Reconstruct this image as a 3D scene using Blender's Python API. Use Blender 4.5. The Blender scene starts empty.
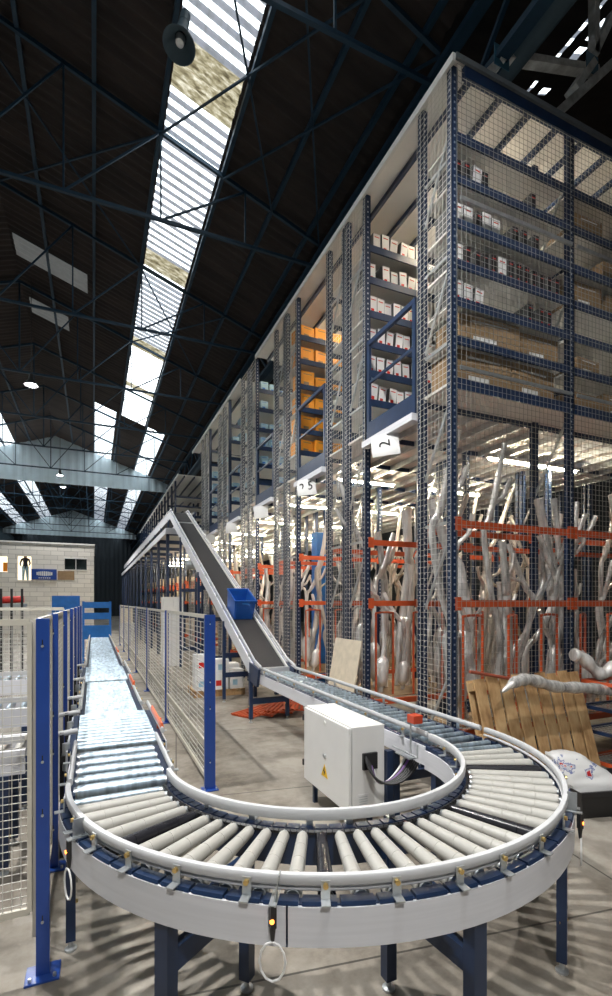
import bpy, math, random
from mathutils import Vector, Matrix
random.seed(7)
PI = math.pi
SC = bpy.context.scene
COL = SC.collection
HC = 2.04                                    # eye height of the camera
TH = math.atan(212 / 487.0)                  # yaw to the right of the aisle direction (+Y)

# ------------------------------------------------------------------ materials
MATS = {}
def _nt(name):
    m = bpy.data.materials.new(name); m.use_nodes = True
    nt = m.node_tree; b = nt.nodes['Principled BSDF']
    return m, nt, b
def coords(nt, scale=(1, 1, 1)):
    tc = nt.nodes.new('ShaderNodeTexCoord'); mp = nt.nodes.new('ShaderNodeMapping')
    mp.inputs['Scale'].default_value = scale
    nt.links.new(tc.outputs['Object'], mp.inputs['Vector'])
    return mp.outputs['Vector']
def noise(nt, vec, scale, detail=4, rough=.55):
    n = nt.nodes.new('ShaderNodeTexNoise'); n.inputs['Scale'].default_value = scale
    n.inputs['Detail'].default_value = detail; n.inputs['Roughness'].default_value = rough
    nt.links.new(vec, n.inputs['Vector']); return n.outputs['Fac']
def ramp(nt, fac, stops):
    r = nt.nodes.new('ShaderNodeValToRGB'); e = r.color_ramp.elements
    while len(e) < len(stops): e.new(.5)
    for k, (p, c) in enumerate(stops):
        e[k].position = p; e[k].color = (*c, 1)
    nt.links.new(fac, r.inputs['Fac']); return r.outputs['Color']
def mat(name, col, rough=.5, metal=0, var=.12, nscale=6, stretch=(1, 1, 1), bump=0, spec=None, emit=None, estr=0, alpha=1):
    m, nt, b = _nt(name)
    v = coords(nt, stretch)
    f = noise(nt, v, nscale)
    c0 = tuple(max(0, x * (1 - var)) for x in col); c1 = tuple(min(1, x * (1 + var)) for x in col)
    nt.links.new(ramp(nt, f, [(.3, c0), (.7, c1)]), b.inputs['Base Color'])
    b.inputs['Roughness'].default_value = rough; b.inputs['Metallic'].default_value = metal
    if spec is not None: b.inputs['Specular IOR Level'].default_value = spec
    if bump:
        bp = nt.nodes.new('ShaderNodeBump'); bp.inputs['Strength'].default_value = bump; bp.inputs['Distance'].default_value = .02
        nt.links.new(f, bp.inputs['Height']); nt.links.new(bp.outputs['Normal'], b.inputs['Normal'])
    if emit:
        b.inputs['Emission Color'].default_value = (*emit, 1); b.inputs['Emission Strength'].default_value = estr
    if alpha < 1: b.inputs['Alpha'].default_value = alpha
    MATS[name] = m; return m

mat('navy', (.012, .030, .080), .38, 0, .15)
mat('blue', (.016, .062, .30), .32, 0, .08)
mat('bright_blue', (.02, .17, .55), .4)
mat('tote_blue', (.015, .10, .42), .35)
mat('teal_steel', (.006, .036, .070), .6)
mat('galv', (.55, .58, .6), .35, .75, .15, 14)
mat('steel_roller', (.40, .49, .57), .40, .75, .42, 6, (3.5, 1.2, .3))
mat('alu', (.66, .67, .69), .36, .55, .05, 4, (.3, .3, 6))
mat('fascia', (.72, .73, .78), .42, 0, .05, 3, (.6, .6, 14))
mat('rail_grey', (.58, .59, .61), .5, 0, .04)
mat('roller_grey', (.44, .43, .40), .42, 0, .05, 4)
mat('roller_black', (.02, .02, .025), .25, 0, .3)
mat('black', (.015, .015, .017), .45)
mat('belt', (.022, .022, .026), .7, 0, .2, 30)
mat('white_paint', (.74, .74, .72), .4, 0, .04)
mat('cabinet', (.80, .80, .79), .35, 0, .02)
mat('panel_white', (.80, .78, .74), .5, 0, .05, 2)
mat('orange', (.52, .085, .025), .42, 0, .15)
mat('orange_rail', (.85, .16, .05), .4)
mat('red', (.65, .03, .02), .4)
mat('zinc_wire', (.66, .65, .61), .4, .3, .08)
mat('dark_wire', (.40, .40, .38), .4, .55, .1)
mat('beige_frame', (.62, .59, .51), .45, .1, .08)
mat('yellow', (.9, .55, .02), .4)
mat('cardboard', (.30, .20, .11), .8, 0, .1)
mat('orange_box', (.85, .34, .03), .55, 0, .1)
mat('paper', (.8, .8, .8), .6, 0, .03)
mat('rust_red', (.30, .07, .04), .6)
mat('green', (.02, .30, .05), .5)
mat('pale_blue', (.35, .55, .68), .45, 0, .3, 3)
mat('brass', (.7, .5, .2), .3, .9)
mat('violet', (.18, .06, .30), .4)
mat('skin', (.55, .34, .24), .6)
mat('cloth_dark', (.05, .05, .07), .8)
mat('glass_dark', (.02, .03, .03), .08)
mat('board', (.62, .54, .42), .7, 0, .1, 9)
mat('tube_light', (.9, .9, .9), .5, emit=(1.0, .85, .62), estr=110)
mat('bay_light', (.9, .9, .9), .5, emit=(1.0, .97, .92), estr=220)
mat('led_orange', (.9, .2, .02), .4, emit=(1, .22, .03), estr=4)
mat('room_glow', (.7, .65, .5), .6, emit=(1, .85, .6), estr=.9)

def floor_mat():
    m, nt, b = _nt('concrete')
    v = coords(nt)
    f1 = noise(nt, v, .55, 6, .62); f2 = noise(nt, v, 7, 6, .7)
    a = nt.nodes.new('ShaderNodeMath'); a.operation = 'MULTIPLY_ADD'; a.inputs[1].default_value = .4
    nt.links.new(f2, a.inputs[0]); nt.links.new(f1, a.inputs[2])
    c = ramp(nt, a.outputs[0], [(.5, (.10, .084, .066)), (.66, (.25, .222, .185)), (.84, (.38, .35, .305))])
    br = nt.nodes.new('ShaderNodeTexBrick'); br.offset = 0
    br.inputs['Scale'].default_value = 1; br.inputs['Brick Width'].default_value = 3.1; br.inputs['Row Height'].default_value = 2.6
    br.inputs['Mortar Size'].default_value = .008
    br.inputs['Color1'].default_value = (1, 1, 1, 1); br.inputs['Color2'].default_value = (.93, .93, .93, 1); br.inputs['Mortar'].default_value = (.25, .25, .25, 1)
    rt = nt.nodes.new('ShaderNodeMapping'); rt.inputs['Rotation'].default_value = (0, 0, .15); nt.links.new(v, rt.inputs['Vector'])
    nt.links.new(rt.outputs['Vector'], br.inputs['Vector'])
    st = noise(nt, v, 1.9, 3, .5); s = ramp(nt, st, [(.36, (.45, .43, .41)), (.46, (1, 1, 1))])
    mx = nt.nodes.new('ShaderNodeMix'); mx.data_type = 'RGBA'; mx.blend_type = 'MULTIPLY'; mx.inputs[0].default_value = 1
    nt.links.new(c, mx.inputs[6]); nt.links.new(br.outputs['Color'], mx.inputs[7])
    mx2 = nt.nodes.new('ShaderNodeMix'); mx2.data_type = 'RGBA'; mx2.blend_type = 'MULTIPLY'; mx2.inputs[0].default_value = .6
    nt.links.new(mx.outputs[2], mx2.inputs[6]); nt.links.new(s, mx2.inputs[7])
    nt.links.new(mx2.outputs[2], b.inputs['Base Color'])
    b.inputs['Roughness'].default_value = .55
    bp = nt.nodes.new('ShaderNodeBump'); bp.inputs['Strength'].default_value = .15; nt.links.new(f2, bp.inputs['Height']); nt.links.new(bp.outputs['Normal'], b.inputs['Normal'])
    MATS['concrete'] = m
floor_mat()
def wood_mat():
    m, nt, b = _nt('pallet_wood')
    v = coords(nt, (12, 12, 1.2))
    f = noise(nt, v, 2.5, 5, .6)
    f2 = noise(nt, coords(nt, (3, 3, 3)), 1.3, 2)
    a = nt.nodes.new('ShaderNodeMath'); a.operation = 'MULTIPLY_ADD'; a.inputs[1].default_value = .5
    nt.links.new(f, a.inputs[0]); nt.links.new(f2, a.inputs[2])
    nt.links.new(ramp(nt, a.outputs[0], [(.5, (.24, .13, .055)), (.72, (.46, .28, .13)), (.95, (.58, .40, .21))]), b.inputs['Base Color'])
    b.inputs['Roughness'].default_value = .65
    MATS['pallet_wood'] = m
wood_mat()
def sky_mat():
    # translucent daylight sheets, dirty in bands, corrugation shading painted in as dark stripes
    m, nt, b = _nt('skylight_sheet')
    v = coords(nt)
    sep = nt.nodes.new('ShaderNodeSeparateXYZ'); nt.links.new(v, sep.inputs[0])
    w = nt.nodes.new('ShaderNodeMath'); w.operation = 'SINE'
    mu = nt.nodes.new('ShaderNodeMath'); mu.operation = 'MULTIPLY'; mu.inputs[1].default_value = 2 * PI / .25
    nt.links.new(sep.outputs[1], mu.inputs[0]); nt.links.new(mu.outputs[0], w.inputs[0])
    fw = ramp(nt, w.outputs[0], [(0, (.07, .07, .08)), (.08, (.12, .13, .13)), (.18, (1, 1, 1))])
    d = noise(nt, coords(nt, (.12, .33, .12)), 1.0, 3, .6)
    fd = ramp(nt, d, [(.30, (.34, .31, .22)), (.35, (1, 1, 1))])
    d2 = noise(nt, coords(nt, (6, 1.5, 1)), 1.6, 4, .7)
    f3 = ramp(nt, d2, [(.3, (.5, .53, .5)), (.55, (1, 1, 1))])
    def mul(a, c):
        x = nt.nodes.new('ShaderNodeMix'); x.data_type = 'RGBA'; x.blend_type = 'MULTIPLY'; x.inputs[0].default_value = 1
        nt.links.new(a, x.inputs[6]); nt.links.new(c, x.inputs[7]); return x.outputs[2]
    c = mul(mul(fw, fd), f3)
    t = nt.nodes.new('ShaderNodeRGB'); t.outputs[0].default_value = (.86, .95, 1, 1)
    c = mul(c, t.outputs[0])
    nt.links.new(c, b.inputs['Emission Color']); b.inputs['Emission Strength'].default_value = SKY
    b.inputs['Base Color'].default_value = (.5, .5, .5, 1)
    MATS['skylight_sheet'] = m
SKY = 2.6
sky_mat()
def film_mat():
    # pipes wrapped in crinkled clear film: pale grey, glossy, uneven
    for nm, lo, hi in (('wrapped_silver', (.34, .33, .32), (.86, .84, .81)), ('wrapped_white', (.62, .60, .58), (.92, .91, .89)), ('wrapped_brown', (.30, .24, .19), (.80, .74, .66))):
        m, nt, b = _nt(nm)
        v = coords(nt, (3, 3, .5))
        f = noise(nt, v, 5, 5, .65)
        nt.links.new(ramp(nt, f, [(.36, lo), (.64, hi)]), b.inputs['Base Color'])
        b.inputs['Roughness'].default_value = .22; b.inputs['Metallic'].default_value = .3
        bp = nt.nodes.new('ShaderNodeBump'); bp.inputs['Strength'].default_value = .45; bp.inputs['Distance'].default_value = .02
        nt.links.new(f, bp.inputs['Height']); nt.links.new(bp.outputs['Normal'], b.inputs['Normal'])
        MATS[nm] = m
film_mat()
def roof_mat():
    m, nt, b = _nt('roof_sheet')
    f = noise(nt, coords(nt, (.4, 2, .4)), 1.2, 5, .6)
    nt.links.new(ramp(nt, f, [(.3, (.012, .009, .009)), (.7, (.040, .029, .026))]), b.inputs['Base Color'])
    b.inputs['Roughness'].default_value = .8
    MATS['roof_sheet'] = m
roof_mat()
def block_mat():
    m, nt, b = _nt('blockwork')
    v = coords(nt)
    sep = nt.nodes.new('ShaderNodeSeparateXYZ'); nt.links.new(v, sep.inputs[0])
    cb = nt.nodes.new('ShaderNodeCombineXYZ'); nt.links.new(sep.outputs[0], cb.inputs[0]); nt.links.new(sep.outputs[2], cb.inputs[1])
    br = nt.nodes.new('ShaderNodeTexBrick'); br.inputs['Scale'].default_value = 1
    br.inputs['Brick Width'].default_value = .8; br.inputs['Row Height'].default_value = .3; br.inputs['Mortar Size'].default_value = .012
    br.inputs['Color1'].default_value = (.80, .77, .71, 1); br.inputs['Color2'].default_value = (.68, .65, .60, 1); br.inputs['Mortar'].default_value = (.42, .40, .37, 1)
    nt.links.new(cb.outputs[0], br.inputs['Vector']); nt.links.new(br.outputs['Color'], b.inputs['Base Color'])
    b.inputs['Roughness'].default_value = .8; MATS['blockwork'] = m
block_mat()
mat('gable_sheet', (.68, .80, .86), .5, 0, .06, 2)
mat('wall_sheet', (.06, .10, .13), .6, 0, .15, 2)
mat('dark_wall', (.03, .04, .05), .7)

# ------------------------------------------------------------------ mesh builder
class MB:
    def __init__(s): s.v = []; s.f = []; s.m = []; s.cur = 0
    def add(s, vs, fs):
        o = len(s.v); s.v += [tuple(p) for p in vs]
        for f in fs: s.f.append([i + o for i in f]); s.m.append(s.cur)
        return s
    def mi(s, k): s.cur = k; return s
    def box(s, x0, x1, y0, y1, z0, z1):
        return s.add([(x0, y0, z0), (x1, y0, z0), (x1, y1, z0), (x0, y1, z0), (x0, y0, z1), (x1, y0, z1), (x1, y1, z1), (x0, y1, z1)],
              [(0, 3, 2, 1), (4, 5, 6, 7), (0, 1, 5, 4), (1, 2, 6, 5), (2, 3, 7, 6), (3, 0, 4, 7)])
    def bar(s, p0, p1, w, h, up=(0, 0, 1)):
        p0 = Vector(p0); p1 = Vector(p1); d = (p1 - p0).normalized(); up = Vector(up)
        if abs(d.dot(up)) > .98: up = Vector((0, 1, 0))
        a = d.cross(up).normalized() * w / 2; b = a.normalized().cross(d).normalized() * h / 2
        vs = []
        for p in (p0, p1): vs += [p - a - b, p + a - b, p + a + b, p - a + b]
        return s.add(vs, [(3, 2, 1, 0), (4, 5, 6, 7), (0, 1, 5, 4), (1, 2, 6, 5), (2, 3, 7, 6), (3, 0, 4, 7)])
    def tube(s, path, r, n=8, cap=True):
        P = [Vector(p) for p in path]; k = len(P)
        rs = r if isinstance(r, (list, tuple)) else [r] * k
        t = (P[1] - P[0]).normalized(); u = t.orthogonal().normalized(); vs = []
        for i in range(k):
            tt = (P[min(i + 1, k - 1)] - P[max(i - 1, 0)]).normalized()
            u = (u - tt * u.dot(tt)); u = u.normalized() if u.length > 1e-6 else tt.orthogonal().normalized()
            w = tt.cross(u)
            for j in range(n):
                a = 2 * PI * j / n; vs.append(P[i] + (u * math.cos(a) + w * math.sin(a)) * rs[i])
        fs = [(i * n + j, i * n + (j + 1) % n, (i + 1) * n + (j + 1) % n, (i + 1) * n + j) for i in range(k - 1) for j in range(n)]
        if cap: fs += [tuple(range(n))[::-1], tuple(range((k - 1) * n, k * n))]
        return s.add(vs, fs)
    def sweep(s, path, prof, closed=False):
        """path: xyz points, kept upright; prof: closed outline of (sideways, up), sideways = right of travel"""
        P = [Vector(p) for p in path]; k = len(P); n = len(prof); vs = []
        for i in range(k):
            a = P[(i - 1) % k] if closed else P[max(i - 1, 0)]; b = P[(i + 1) % k] if closed else P[min(i + 1, k - 1)]
            t = (b - a); h = Vector((t.x, t.y, 0)).normalized(); r = Vector((h.y, -h.x, 0))
            upv = r.cross(t.normalized())
            for (x, z) in prof: vs.append(P[i] + r * x + upv * z)
        m = k if closed else k - 1
        fs = [(i * n + j, ((i + 1) % k) * n + j, ((i + 1) % k) * n + (j + 1) % n, i * n + (j + 1) % n) for i in range(m) for j in range(n)]
        if not closed: fs += [tuple(range(n)), tuple(range((k - 1) * n, k * n))[::-1]]
        return s.add(vs, fs)
    def prism(s, pts, off):
        n = len(pts); off = Vector(off); P = [Vector(p) for p in pts]
        return s.add(P + [p + off for p in P], [tuple(range(n))[::-1], tuple(range(n, 2 * n))] + [(i, (i + 1) % n, n + (i + 1) % n, n + i) for i in range(n)])
    def lathe(s, prof, c, n=16):
        """prof: (radius, z)"""
        k = len(prof); vs = [(c[0] + r * math.cos(2 * PI * j / n), c[1] + r * math.sin(2 * PI * j / n), c[2] + z) for r, z in prof for j in range(n)]
        fs = [(i * n + j, i * n + (j + 1) % n, (i + 1) * n + (j + 1) % n, (i + 1) * n + j) for i in range(k - 1) for j in range(n)]
        return s.add(vs, fs)
    def build(s, name, mats, parent=None, origin=None, smooth=False, bevel=0):
        if isinstance(mats, str): mats = [mats]
        if parent is not None: o0 = WO[parent.name]
        elif origin is not None: o0 = Vector(origin)
        else:
            xs = [v[0] for v in s.v]; ys = [v[1] for v in s.v]; zs = [v[2] for v in s.v]
            o0 = Vector(((min(xs) + max(xs)) / 2, (min(ys) + max(ys)) / 2, min(zs)))
        me = bpy.data.meshes.new(name)
        me.from_pydata([(v[0] - o0.x, v[1] - o0.y, v[2] - o0.z) for v in s.v], [], s.f)
        for m in mats: me.materials.append(MATS[m])
        me.polygons.foreach_set('material_index', s.m)
        if smooth: me.polygons.foreach_set('use_smooth', [True] * len(s.f))
        me.update()
        o = bpy.data.objects.new(name, me); COL.objects.link(o)
        if smooth and smooth != 2:
            try: me.set_sharp_from_angle(angle=math.radians(40))
            except Exception: pass
        if bevel:
            b = o.modifiers.new('bevel', 'BEVEL'); b.width = bevel; b.segments = 2; b.limit_method = 'ANGLE'
        if parent is not None: o.parent = parent
        else: o.location = o0
        WO[o.name] = o0
        return o
WO = {}
def tag(o, label=None, cat=None, group=None, kind=None):
    if label: o['label'] = label
    if cat: o['category'] = cat
    if group: o['group'] = group
    if kind: o['kind'] = kind
    return o
def thing(name, label, cat, loc=(0, 0, 0), group=None):
    o = bpy.data.objects.new(name, None); COL.objects.link(o); o.location = loc; o.empty_display_size = .1
    WO[o.name] = Vector(loc); return tag(o, label, cat, group)
def struct(o): o['kind'] = 'structure'; return o
KIDS = {}
def dup(root, loc=None, rot=None, scale=None, label=None, group=None):
    def cp(o, par):
        c = o.copy(); COL.objects.link(c)
        if par is not None: c.parent = par
        for ch in list(o.children): cp(ch, c)
        return c
    r = cp(root, None)
    if loc is not None: r.location = loc
    if rot is not None: r.rotation_euler = rot
    if scale is not None: r.scale = scale
    if label: r['label'] = label
    if group: r['group'] = group
    WO[r.name] = Vector(r.location)
    return r
ORD = ['', 'first', 'second', 'third', 'fourth', 'fifth', 'sixth', 'seventh', 'eighth', 'ninth', 'tenth', 'eleventh', 'twelfth', 'thirteenth', 'fourteenth',
       'fifteenth', 'sixteenth', 'seventeenth', 'eighteenth', 'nineteenth', 'twentieth'] + ['twenty-' + x for x in 'first second third fourth fifth sixth seventh eighth ninth'.split()]

# ------------------------------------------------------------------ setting: floor, walls, roof
RX, RZ, SL = -2.4, HC + 11.4, .351           # ridge, slope of the roof
EX = 5.0                                     # valley between the two naves
def roof_z(x):
    return RZ - SL * abs(x - RX) if x <= EX else (RZ - SL * (EX - RX)) + SL * (x - EX)
MB().box(-10, 20, -4, 76, -.15, 0).build('floor', 'concrete', origin=(0, 0, 0))['kind'] = 'structure'
def corr_wall(name, p0, p1, z0, z1, m, per=.3, amp=.03, topf=None):
    """corrugated sheet wall from p0 to p1 with thickness"""
    p0 = Vector(p0); p1 = Vector(p1); L = (p1 - p0).length; d = (p1 - p0) / L; nrm = Vector((-d.y, d.x))
    n = int(L / per * 4); b = MB(); vs = []
    for i in range(n + 1):
        a = L * i / n; off = amp * (1, 1, -1, -1)[i % 4]
        p = p0 + d * a
        zt = topf(p.x) if topf else z1
        for t in (0, .05):
            q = p + nrm * (off + t); vs += [(q.x, q.y, z0), (q.x, q.y, zt)]
    fs = []
    for i in range(n):
        a = i * 4; c = a + 4
        fs += [(a, c, c + 1, a + 1), (a + 2, a + 3, c + 3, c + 2), (a + 1, c + 1, c + 3, a + 3), (a, a + 2, c + 2, c)]
    b.add(vs, fs); return struct(b.build(name, m))
corr_wall('wall_left', (-9.9, -4), (-9.9, 76), 0, 10.9, 'wall_sheet')
corr_wall('wall_right', (19.8, -4), (19.8, 76), 0, 13.5, 'dark_wall', 1.2)
corr_wall('wall_back', (-9.9, 75.9), (19.8, 75.9), 0, 0, 'dark_wall', .6, topf=lambda x: roof_z(x) if x < 12.4 else 2 * roof_z(12.4) - roof_z(x))
corr_wall('wall_front', (-9.9, -4), (19.8, -4), 0, 0, 'dark_wall', .6, topf=lambda x: roof_z(x) if x < 12.4 else 2 * roof_z(12.4) - roof_z(x))
def rz2(x): return roof_z(x) if x <= 12.4 else roof_z(24.8 - x)
def roof_strip(name, x0, x1, y0, y1, m, dz=0, per=.25):
    amp = .03 if x0 < EX else .006
    n = int((y1 - y0) / per * 4); b = MB(); vs = []
    for i in range(n + 1):
        y = y0 + (y1 - y0) * i / n; o = amp * math.sin(2 * PI * y / per) + dz
        for t in (0, .03): vs += [(x0, y, rz2(x0) + o + t), (x1, y, rz2(x1) + o + t)]
    fs = []
    for i in range(n):
        a = i * 4; c = a + 4
        fs += [(a, a + 1, c + 1, c), (a + 2, c + 2, c + 3, a + 3)]
    b.add(vs, fs); o = b.build(name, m, smooth=2, origin=((x0 + x1) / 2, y0, rz2((x0 + x1) / 2))); return struct(o)
def old_sheet():
    m, nt, b = _nt('old_sheet')
    f = noise(nt, coords(nt, (3, 9, 1)), 1.3, 4, .7)
    nt.links.new(ramp(nt, f, [(.35, (.05, .04, .02)), (.5, (.30, .27, .17)), (.7, (.8, .78, .66))]), b.inputs['Emission Color']); b.inputs['Emission Strength'].default_value = .75
    b.inputs['Base Color'].default_value = (.2, .18, .12, 1); MATS['old_sheet'] = m
old_sheet()
NEAR = (-4, 28); FARY = (28, 75.9)
sky_near = [(1.37, 2.55)]
sky_far = [(0.0, 1.1), (2.7, 3.6), (-5.9, -4.8), (-8.4, -7.5)]
nwin = 0
for (y0, y1), skies in ((NEAR, sky_near + [(-6.6, -5.4)]), (FARY, sky_far)):
    cuts = sorted(set([-9.9, RX, EX] + [c for s_ in skies for c in s_]))
    for a, b_ in zip(cuts, cuts[1:]):
        if (a, b_) in skies:
            if a == 1.37:                      # the long strip: three old brown sheets among the clear ones
                ys = [y0, 8.75, 9.75, 14.5, 15.2, 19.5, 20.3, 23.6, 24.1, y1]
                for q in range(len(ys) - 1):
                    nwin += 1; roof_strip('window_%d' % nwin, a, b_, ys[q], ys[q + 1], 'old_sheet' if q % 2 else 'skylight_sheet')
                continue
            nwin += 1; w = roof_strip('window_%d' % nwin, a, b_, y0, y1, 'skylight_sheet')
        else:
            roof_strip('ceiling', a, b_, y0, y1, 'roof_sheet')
# second nave, with thin slots of daylight
for a, b_, m in ((5.0, 7.52, 0), (7.52, 7.60, 1), (7.60, 7.86, 0), (7.86, 8.06, 1), (8.06, 12.4, 0), (12.4, 19.9, 0)):
    if m:
        ys = [-4, 5.1, 6.25, 6.6, 7.2, 9, 10.6, 12] if b_ < 7.7 else [-4, 4.2, 5.35, 5.5, 5.85, 5.95, 6.3, 6.7, 6.85, 8.5]
        for k in range(len(ys) - 1):
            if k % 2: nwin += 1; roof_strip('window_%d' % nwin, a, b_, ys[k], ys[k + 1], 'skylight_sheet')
            else: roof_strip('ceiling', a, b_, ys[k], ys[k + 1], 'roof_sheet')
        roof_strip('ceiling', a, b_, ys[-1], 75.9, 'roof_sheet')
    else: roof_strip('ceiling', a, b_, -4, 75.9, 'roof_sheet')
# dull daylight panels near the ridge
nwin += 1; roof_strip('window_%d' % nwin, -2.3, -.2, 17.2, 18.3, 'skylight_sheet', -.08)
bpy.data.objects['window_%d' % nwin].data.materials[0] = mat('dull_sheet', (.2, .2, .19), .6, emit=(.8, .85, .85), estr=.045)
nwin += 1; roof_strip('window_%d' % nwin, -2.2, -.9, 20.6, 21.6, 'dull_sheet', -.08)

# roof trusses: one thing each, members as parts
def truss(Y, label):
    zb = HC + 8.1; S = lambda x: roof_z(x) - .14
    t = thing('roof_truss', label, 'roof truss', (RX, Y, zb), 'steel trusses under the main roof')
    MB().bar((-9.8, Y, zb), (EX, Y, zb), .065, .065).build('bottom_chord', 'teal_steel', t)
    for sx in (-9.8, EX):
        MB().bar((sx, Y, S(sx)), (RX, Y, S(RX)), .065, .08).build('rafter', 'teal_steel', t)
    MB().bar((RX, Y, zb), (RX, Y, S(RX)), .05, .05).build('king_post', 'teal_steel', t)
    nodes = [RX + k * 1.85 for k in (-3, -2, -1, 1, 2, 3)]
    for x in nodes:
        MB().bar((x, Y, zb), (x, Y, S(x)), .035, .035).build('web_post', 'teal_steel', t)
    for sg in (-1, 1):
        for k in range(3):
            xa = RX + sg * k * 1.85; xb = RX + sg * (k + 1) * 1.85
            MB().bar((xa, Y, zb), (xb, Y, S(xb)), .038, .038).build('web_diagonal', 'teal_steel', t)
    return t
tys = [1.7 + 4.5 * k for k in range(8)]
for k, Y in enumerate(tys):
    truss(Y, 'dark teal steel roof truss, %s from the camera' % ORD[k + 1])
for k, Y in enumerate([42, 47, 52, 57, 62]): truss(Y, 'dark steel roof truss beyond the first white gable, %s from it' % ORD[k + 1])
# purlins, one per line along the nave
px_ = [-8.6, -7.2, -5.4, -3.9, -1.35, 0.0, 1.28, 2.64, 3.8, 4.7]
for k, x in enumerate(px_):
    tag(MB().box(x - .04, x + .04, -3.9, 75.8, roof_z(x) - .14, roof_z(x) - .04).build('purlin', 'teal_steel'),
        'long dark steel purlin under the roof, %s from the left wall' % ORD[k + 1], 'purlin', 'purlins under the main roof')
# wind bracing: crossed rods below the roof
for k, (xa, ya, xb, yb) in enumerate([(-2.4, 10.7, 1.28, 15.2), (1.28, 10.7, -2.4, 15.2), (1.28, 15.2, 3.8, 19.7), (3.8, 15.2, 1.28, 19.7), (1.28, 6.2, 3.8, 10.7), (3.8, 6.2, 1.28, 10.7),
                                    (-5.4, 10.7, -2.4, 15.2), (2.64, 6.2, 5, 10.7), (5, 6.2, 2.64, 10.7)]):
    tag(MB().bar((xa, ya, roof_z(xa) - .2), (xb, yb, roof_z(xb) - .2), .035, .035).build('bracing_rod', 'teal_steel'),
        'thin diagonal wind-bracing rod under the roof sheets', 'bracing rod', 'wind-bracing rods under the roof')
# valley lattice girder
zv = roof_z(EX) - .35
g = thing('lattice_girder', 'long dark lattice girder along the roof valley above the racking', 'girder', (EX, 10, zv - 1.2))
MB().box(EX - .09, EX + .09, -3.9, 75.8, zv - .1, zv).build('top_chord', 'teal_steel', g)
MB().box(EX - .09, EX + .09, -3.9, 75.8, zv - 1.2, zv - 1.1).build('bottom_chord', 'teal_steel', g)
for k in range(30):
    y = -3.5 + k * 2.25
    MB().bar((EX, y, zv - 1.15), (EX, y + 1.12, zv - .05), .06, .06).build('lattice_bar', 'teal_steel', g)
    MB().bar((EX, y + 1.12, zv - .05), (EX, y + 2.25, zv - 1.15), .06, .06).build('lattice_bar', 'teal_steel', g)
tag(MB().tube([(5.35, -3.9, zv - .9), (5.35, 75, zv - .9)], .17, 12).build('gutter_pipe', 'wall_sheet', smooth=True), 'dark round pipe running along the valley girder', 'pipe')
# gable infills of ribbed white sheet
for k, Y in enumerate((37.2, 66.5)):
    corr_wall('wall_gable_%s' % ('near' if k == 0 else 'far'), (-9.8, Y), (EX, Y), HC + 8.1, 0, 'gable_sheet', .5, .03, topf=lambda x: roof_z(x) - .1)

# ------------------------------------------------------------------ curved roller conveyor
CX, CY = 1.46, 3.2
ZR = .862                                     # roller axis height
LEGZ = .72
def arc(r, z, a0=180, a1=360, n=60):
    return [(CX + r * math.cos(math.radians(a0 + (a1 - a0) * i / n)), CY + r * math.sin(math.radians(a0 + (a1 - a0) * i / n)), z) for i in range(n + 1)]
def rect(w, z0, z1): return [(-w / 2, z0), (w / 2, z0), (w / 2, z1), (-w / 2, z1)]
def rounded(w, h, c=.3):
    a = w / 2; b = h / 2; cw = w * c; ch = h * c
    return [(-a + cw, -b), (a - cw, -b), (a, -b + ch), (a, b - ch), (a - cw, b), (-a + cw, b), (-a, b - ch), (-a, -b + ch)]
def leg_bm(x, y, top=LEGZ, w=.09, rot=0):
    b = MB(); c, s = math.cos(rot) * w / 2, math.sin(rot) * w / 2
    pts = [(x + c - s, y + s + c), (x - c - s, y - s + c), (x - c + s, y - s - c), (x + c + s, y + s - c)]
    b.prism([(p[0], p[1], .06) for p in pts], (0, 0, top - .06)); return b
def add_leg(par, x, y, top=LEGZ, w=.09, rot=0):
    l = leg_bm(x, y, top, w, rot).build('leg', 'navy', par)
    MB().lathe([(.0, 0), (.034, 0), (.034, .012), (.014, .02), (.014, .08)], (x, y, 0), 12).build('levelling_foot', 'galv', l, smooth=True)
    MB().mi(0).tube([(x - w / 2 * math.cos(rot) - .012, y - .0, .28), (x + w / 2 + .012, y, .28)], .011, 8).build('bolt', 'brass', l)
    return l

cc = thing('curved_roller_conveyor', 'semicircular grey roller conveyor curve in the foreground on dark blue legs', 'roller conveyor', (CX, CY, 0))
MB().sweep(arc(1.640, 0, 180, 241.6, 24), rect(.012, .71, .865)).build('outer_fascia', 'fascia', cc, smooth=True)
MB().sweep(arc(1.640, 0, 241.9, 322, 24), rect(.012, .71, .865)).build('outer_fascia', 'fascia', cc, smooth=True)
MB().sweep(arc(1.638, 0, 322.3, 360, 14), rect(.012, .71, .865)).build('outer_fascia', 'fascia', cc, smooth=True)
MB().sweep(arc(.975, 0), rect(.012, .70, .85)).build('inner_fascia', 'fascia', cc, smooth=True)
MB().sweep(arc(1.61, 0), [(-.022, .70), (.022, .70), (.022, .712), (-.012, .712), (-.012, .855), (.022, .855), (.022, .868), (-.022, .868)]).build('outer_side_profile', 'navy', cc, smooth=True)
MB().sweep(arc(1.01, 0), [(-.03, .70), (.03, .70), (.03, .872), (-.03, .872)]).build('inner_side_profile', 'navy', cc, smooth=True)
b = MB()                                      # segmented plastic cover on top of the side profile
for k in range(34):
    a0 = 180 + k * 180 / 34 + .25; a1 = 180 + (k + 1) * 180 / 34 - .25
    b.sweep(arc(1.615, 0, a0, a1, 3), [(-.030, .868), (.028, .868), (.022, .882), (-.026, .882)])
b.build('segmented_cover', 'blue_cover' if 'blue_cover' in MATS else mat('blue_cover', (.014, .030, .075), .3).name, cc)
b = MB()
for k in range(44):
    a0 = 180 + k * 180 / 44 + .3; a1 = 180 + (k + 1) * 180 / 44 - .3
    b.sweep(arc(1.005, 0, a0, a1, 2), [(-.03, .872), (.03, .872), (.026, .884), (-.026, .884)])
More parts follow.
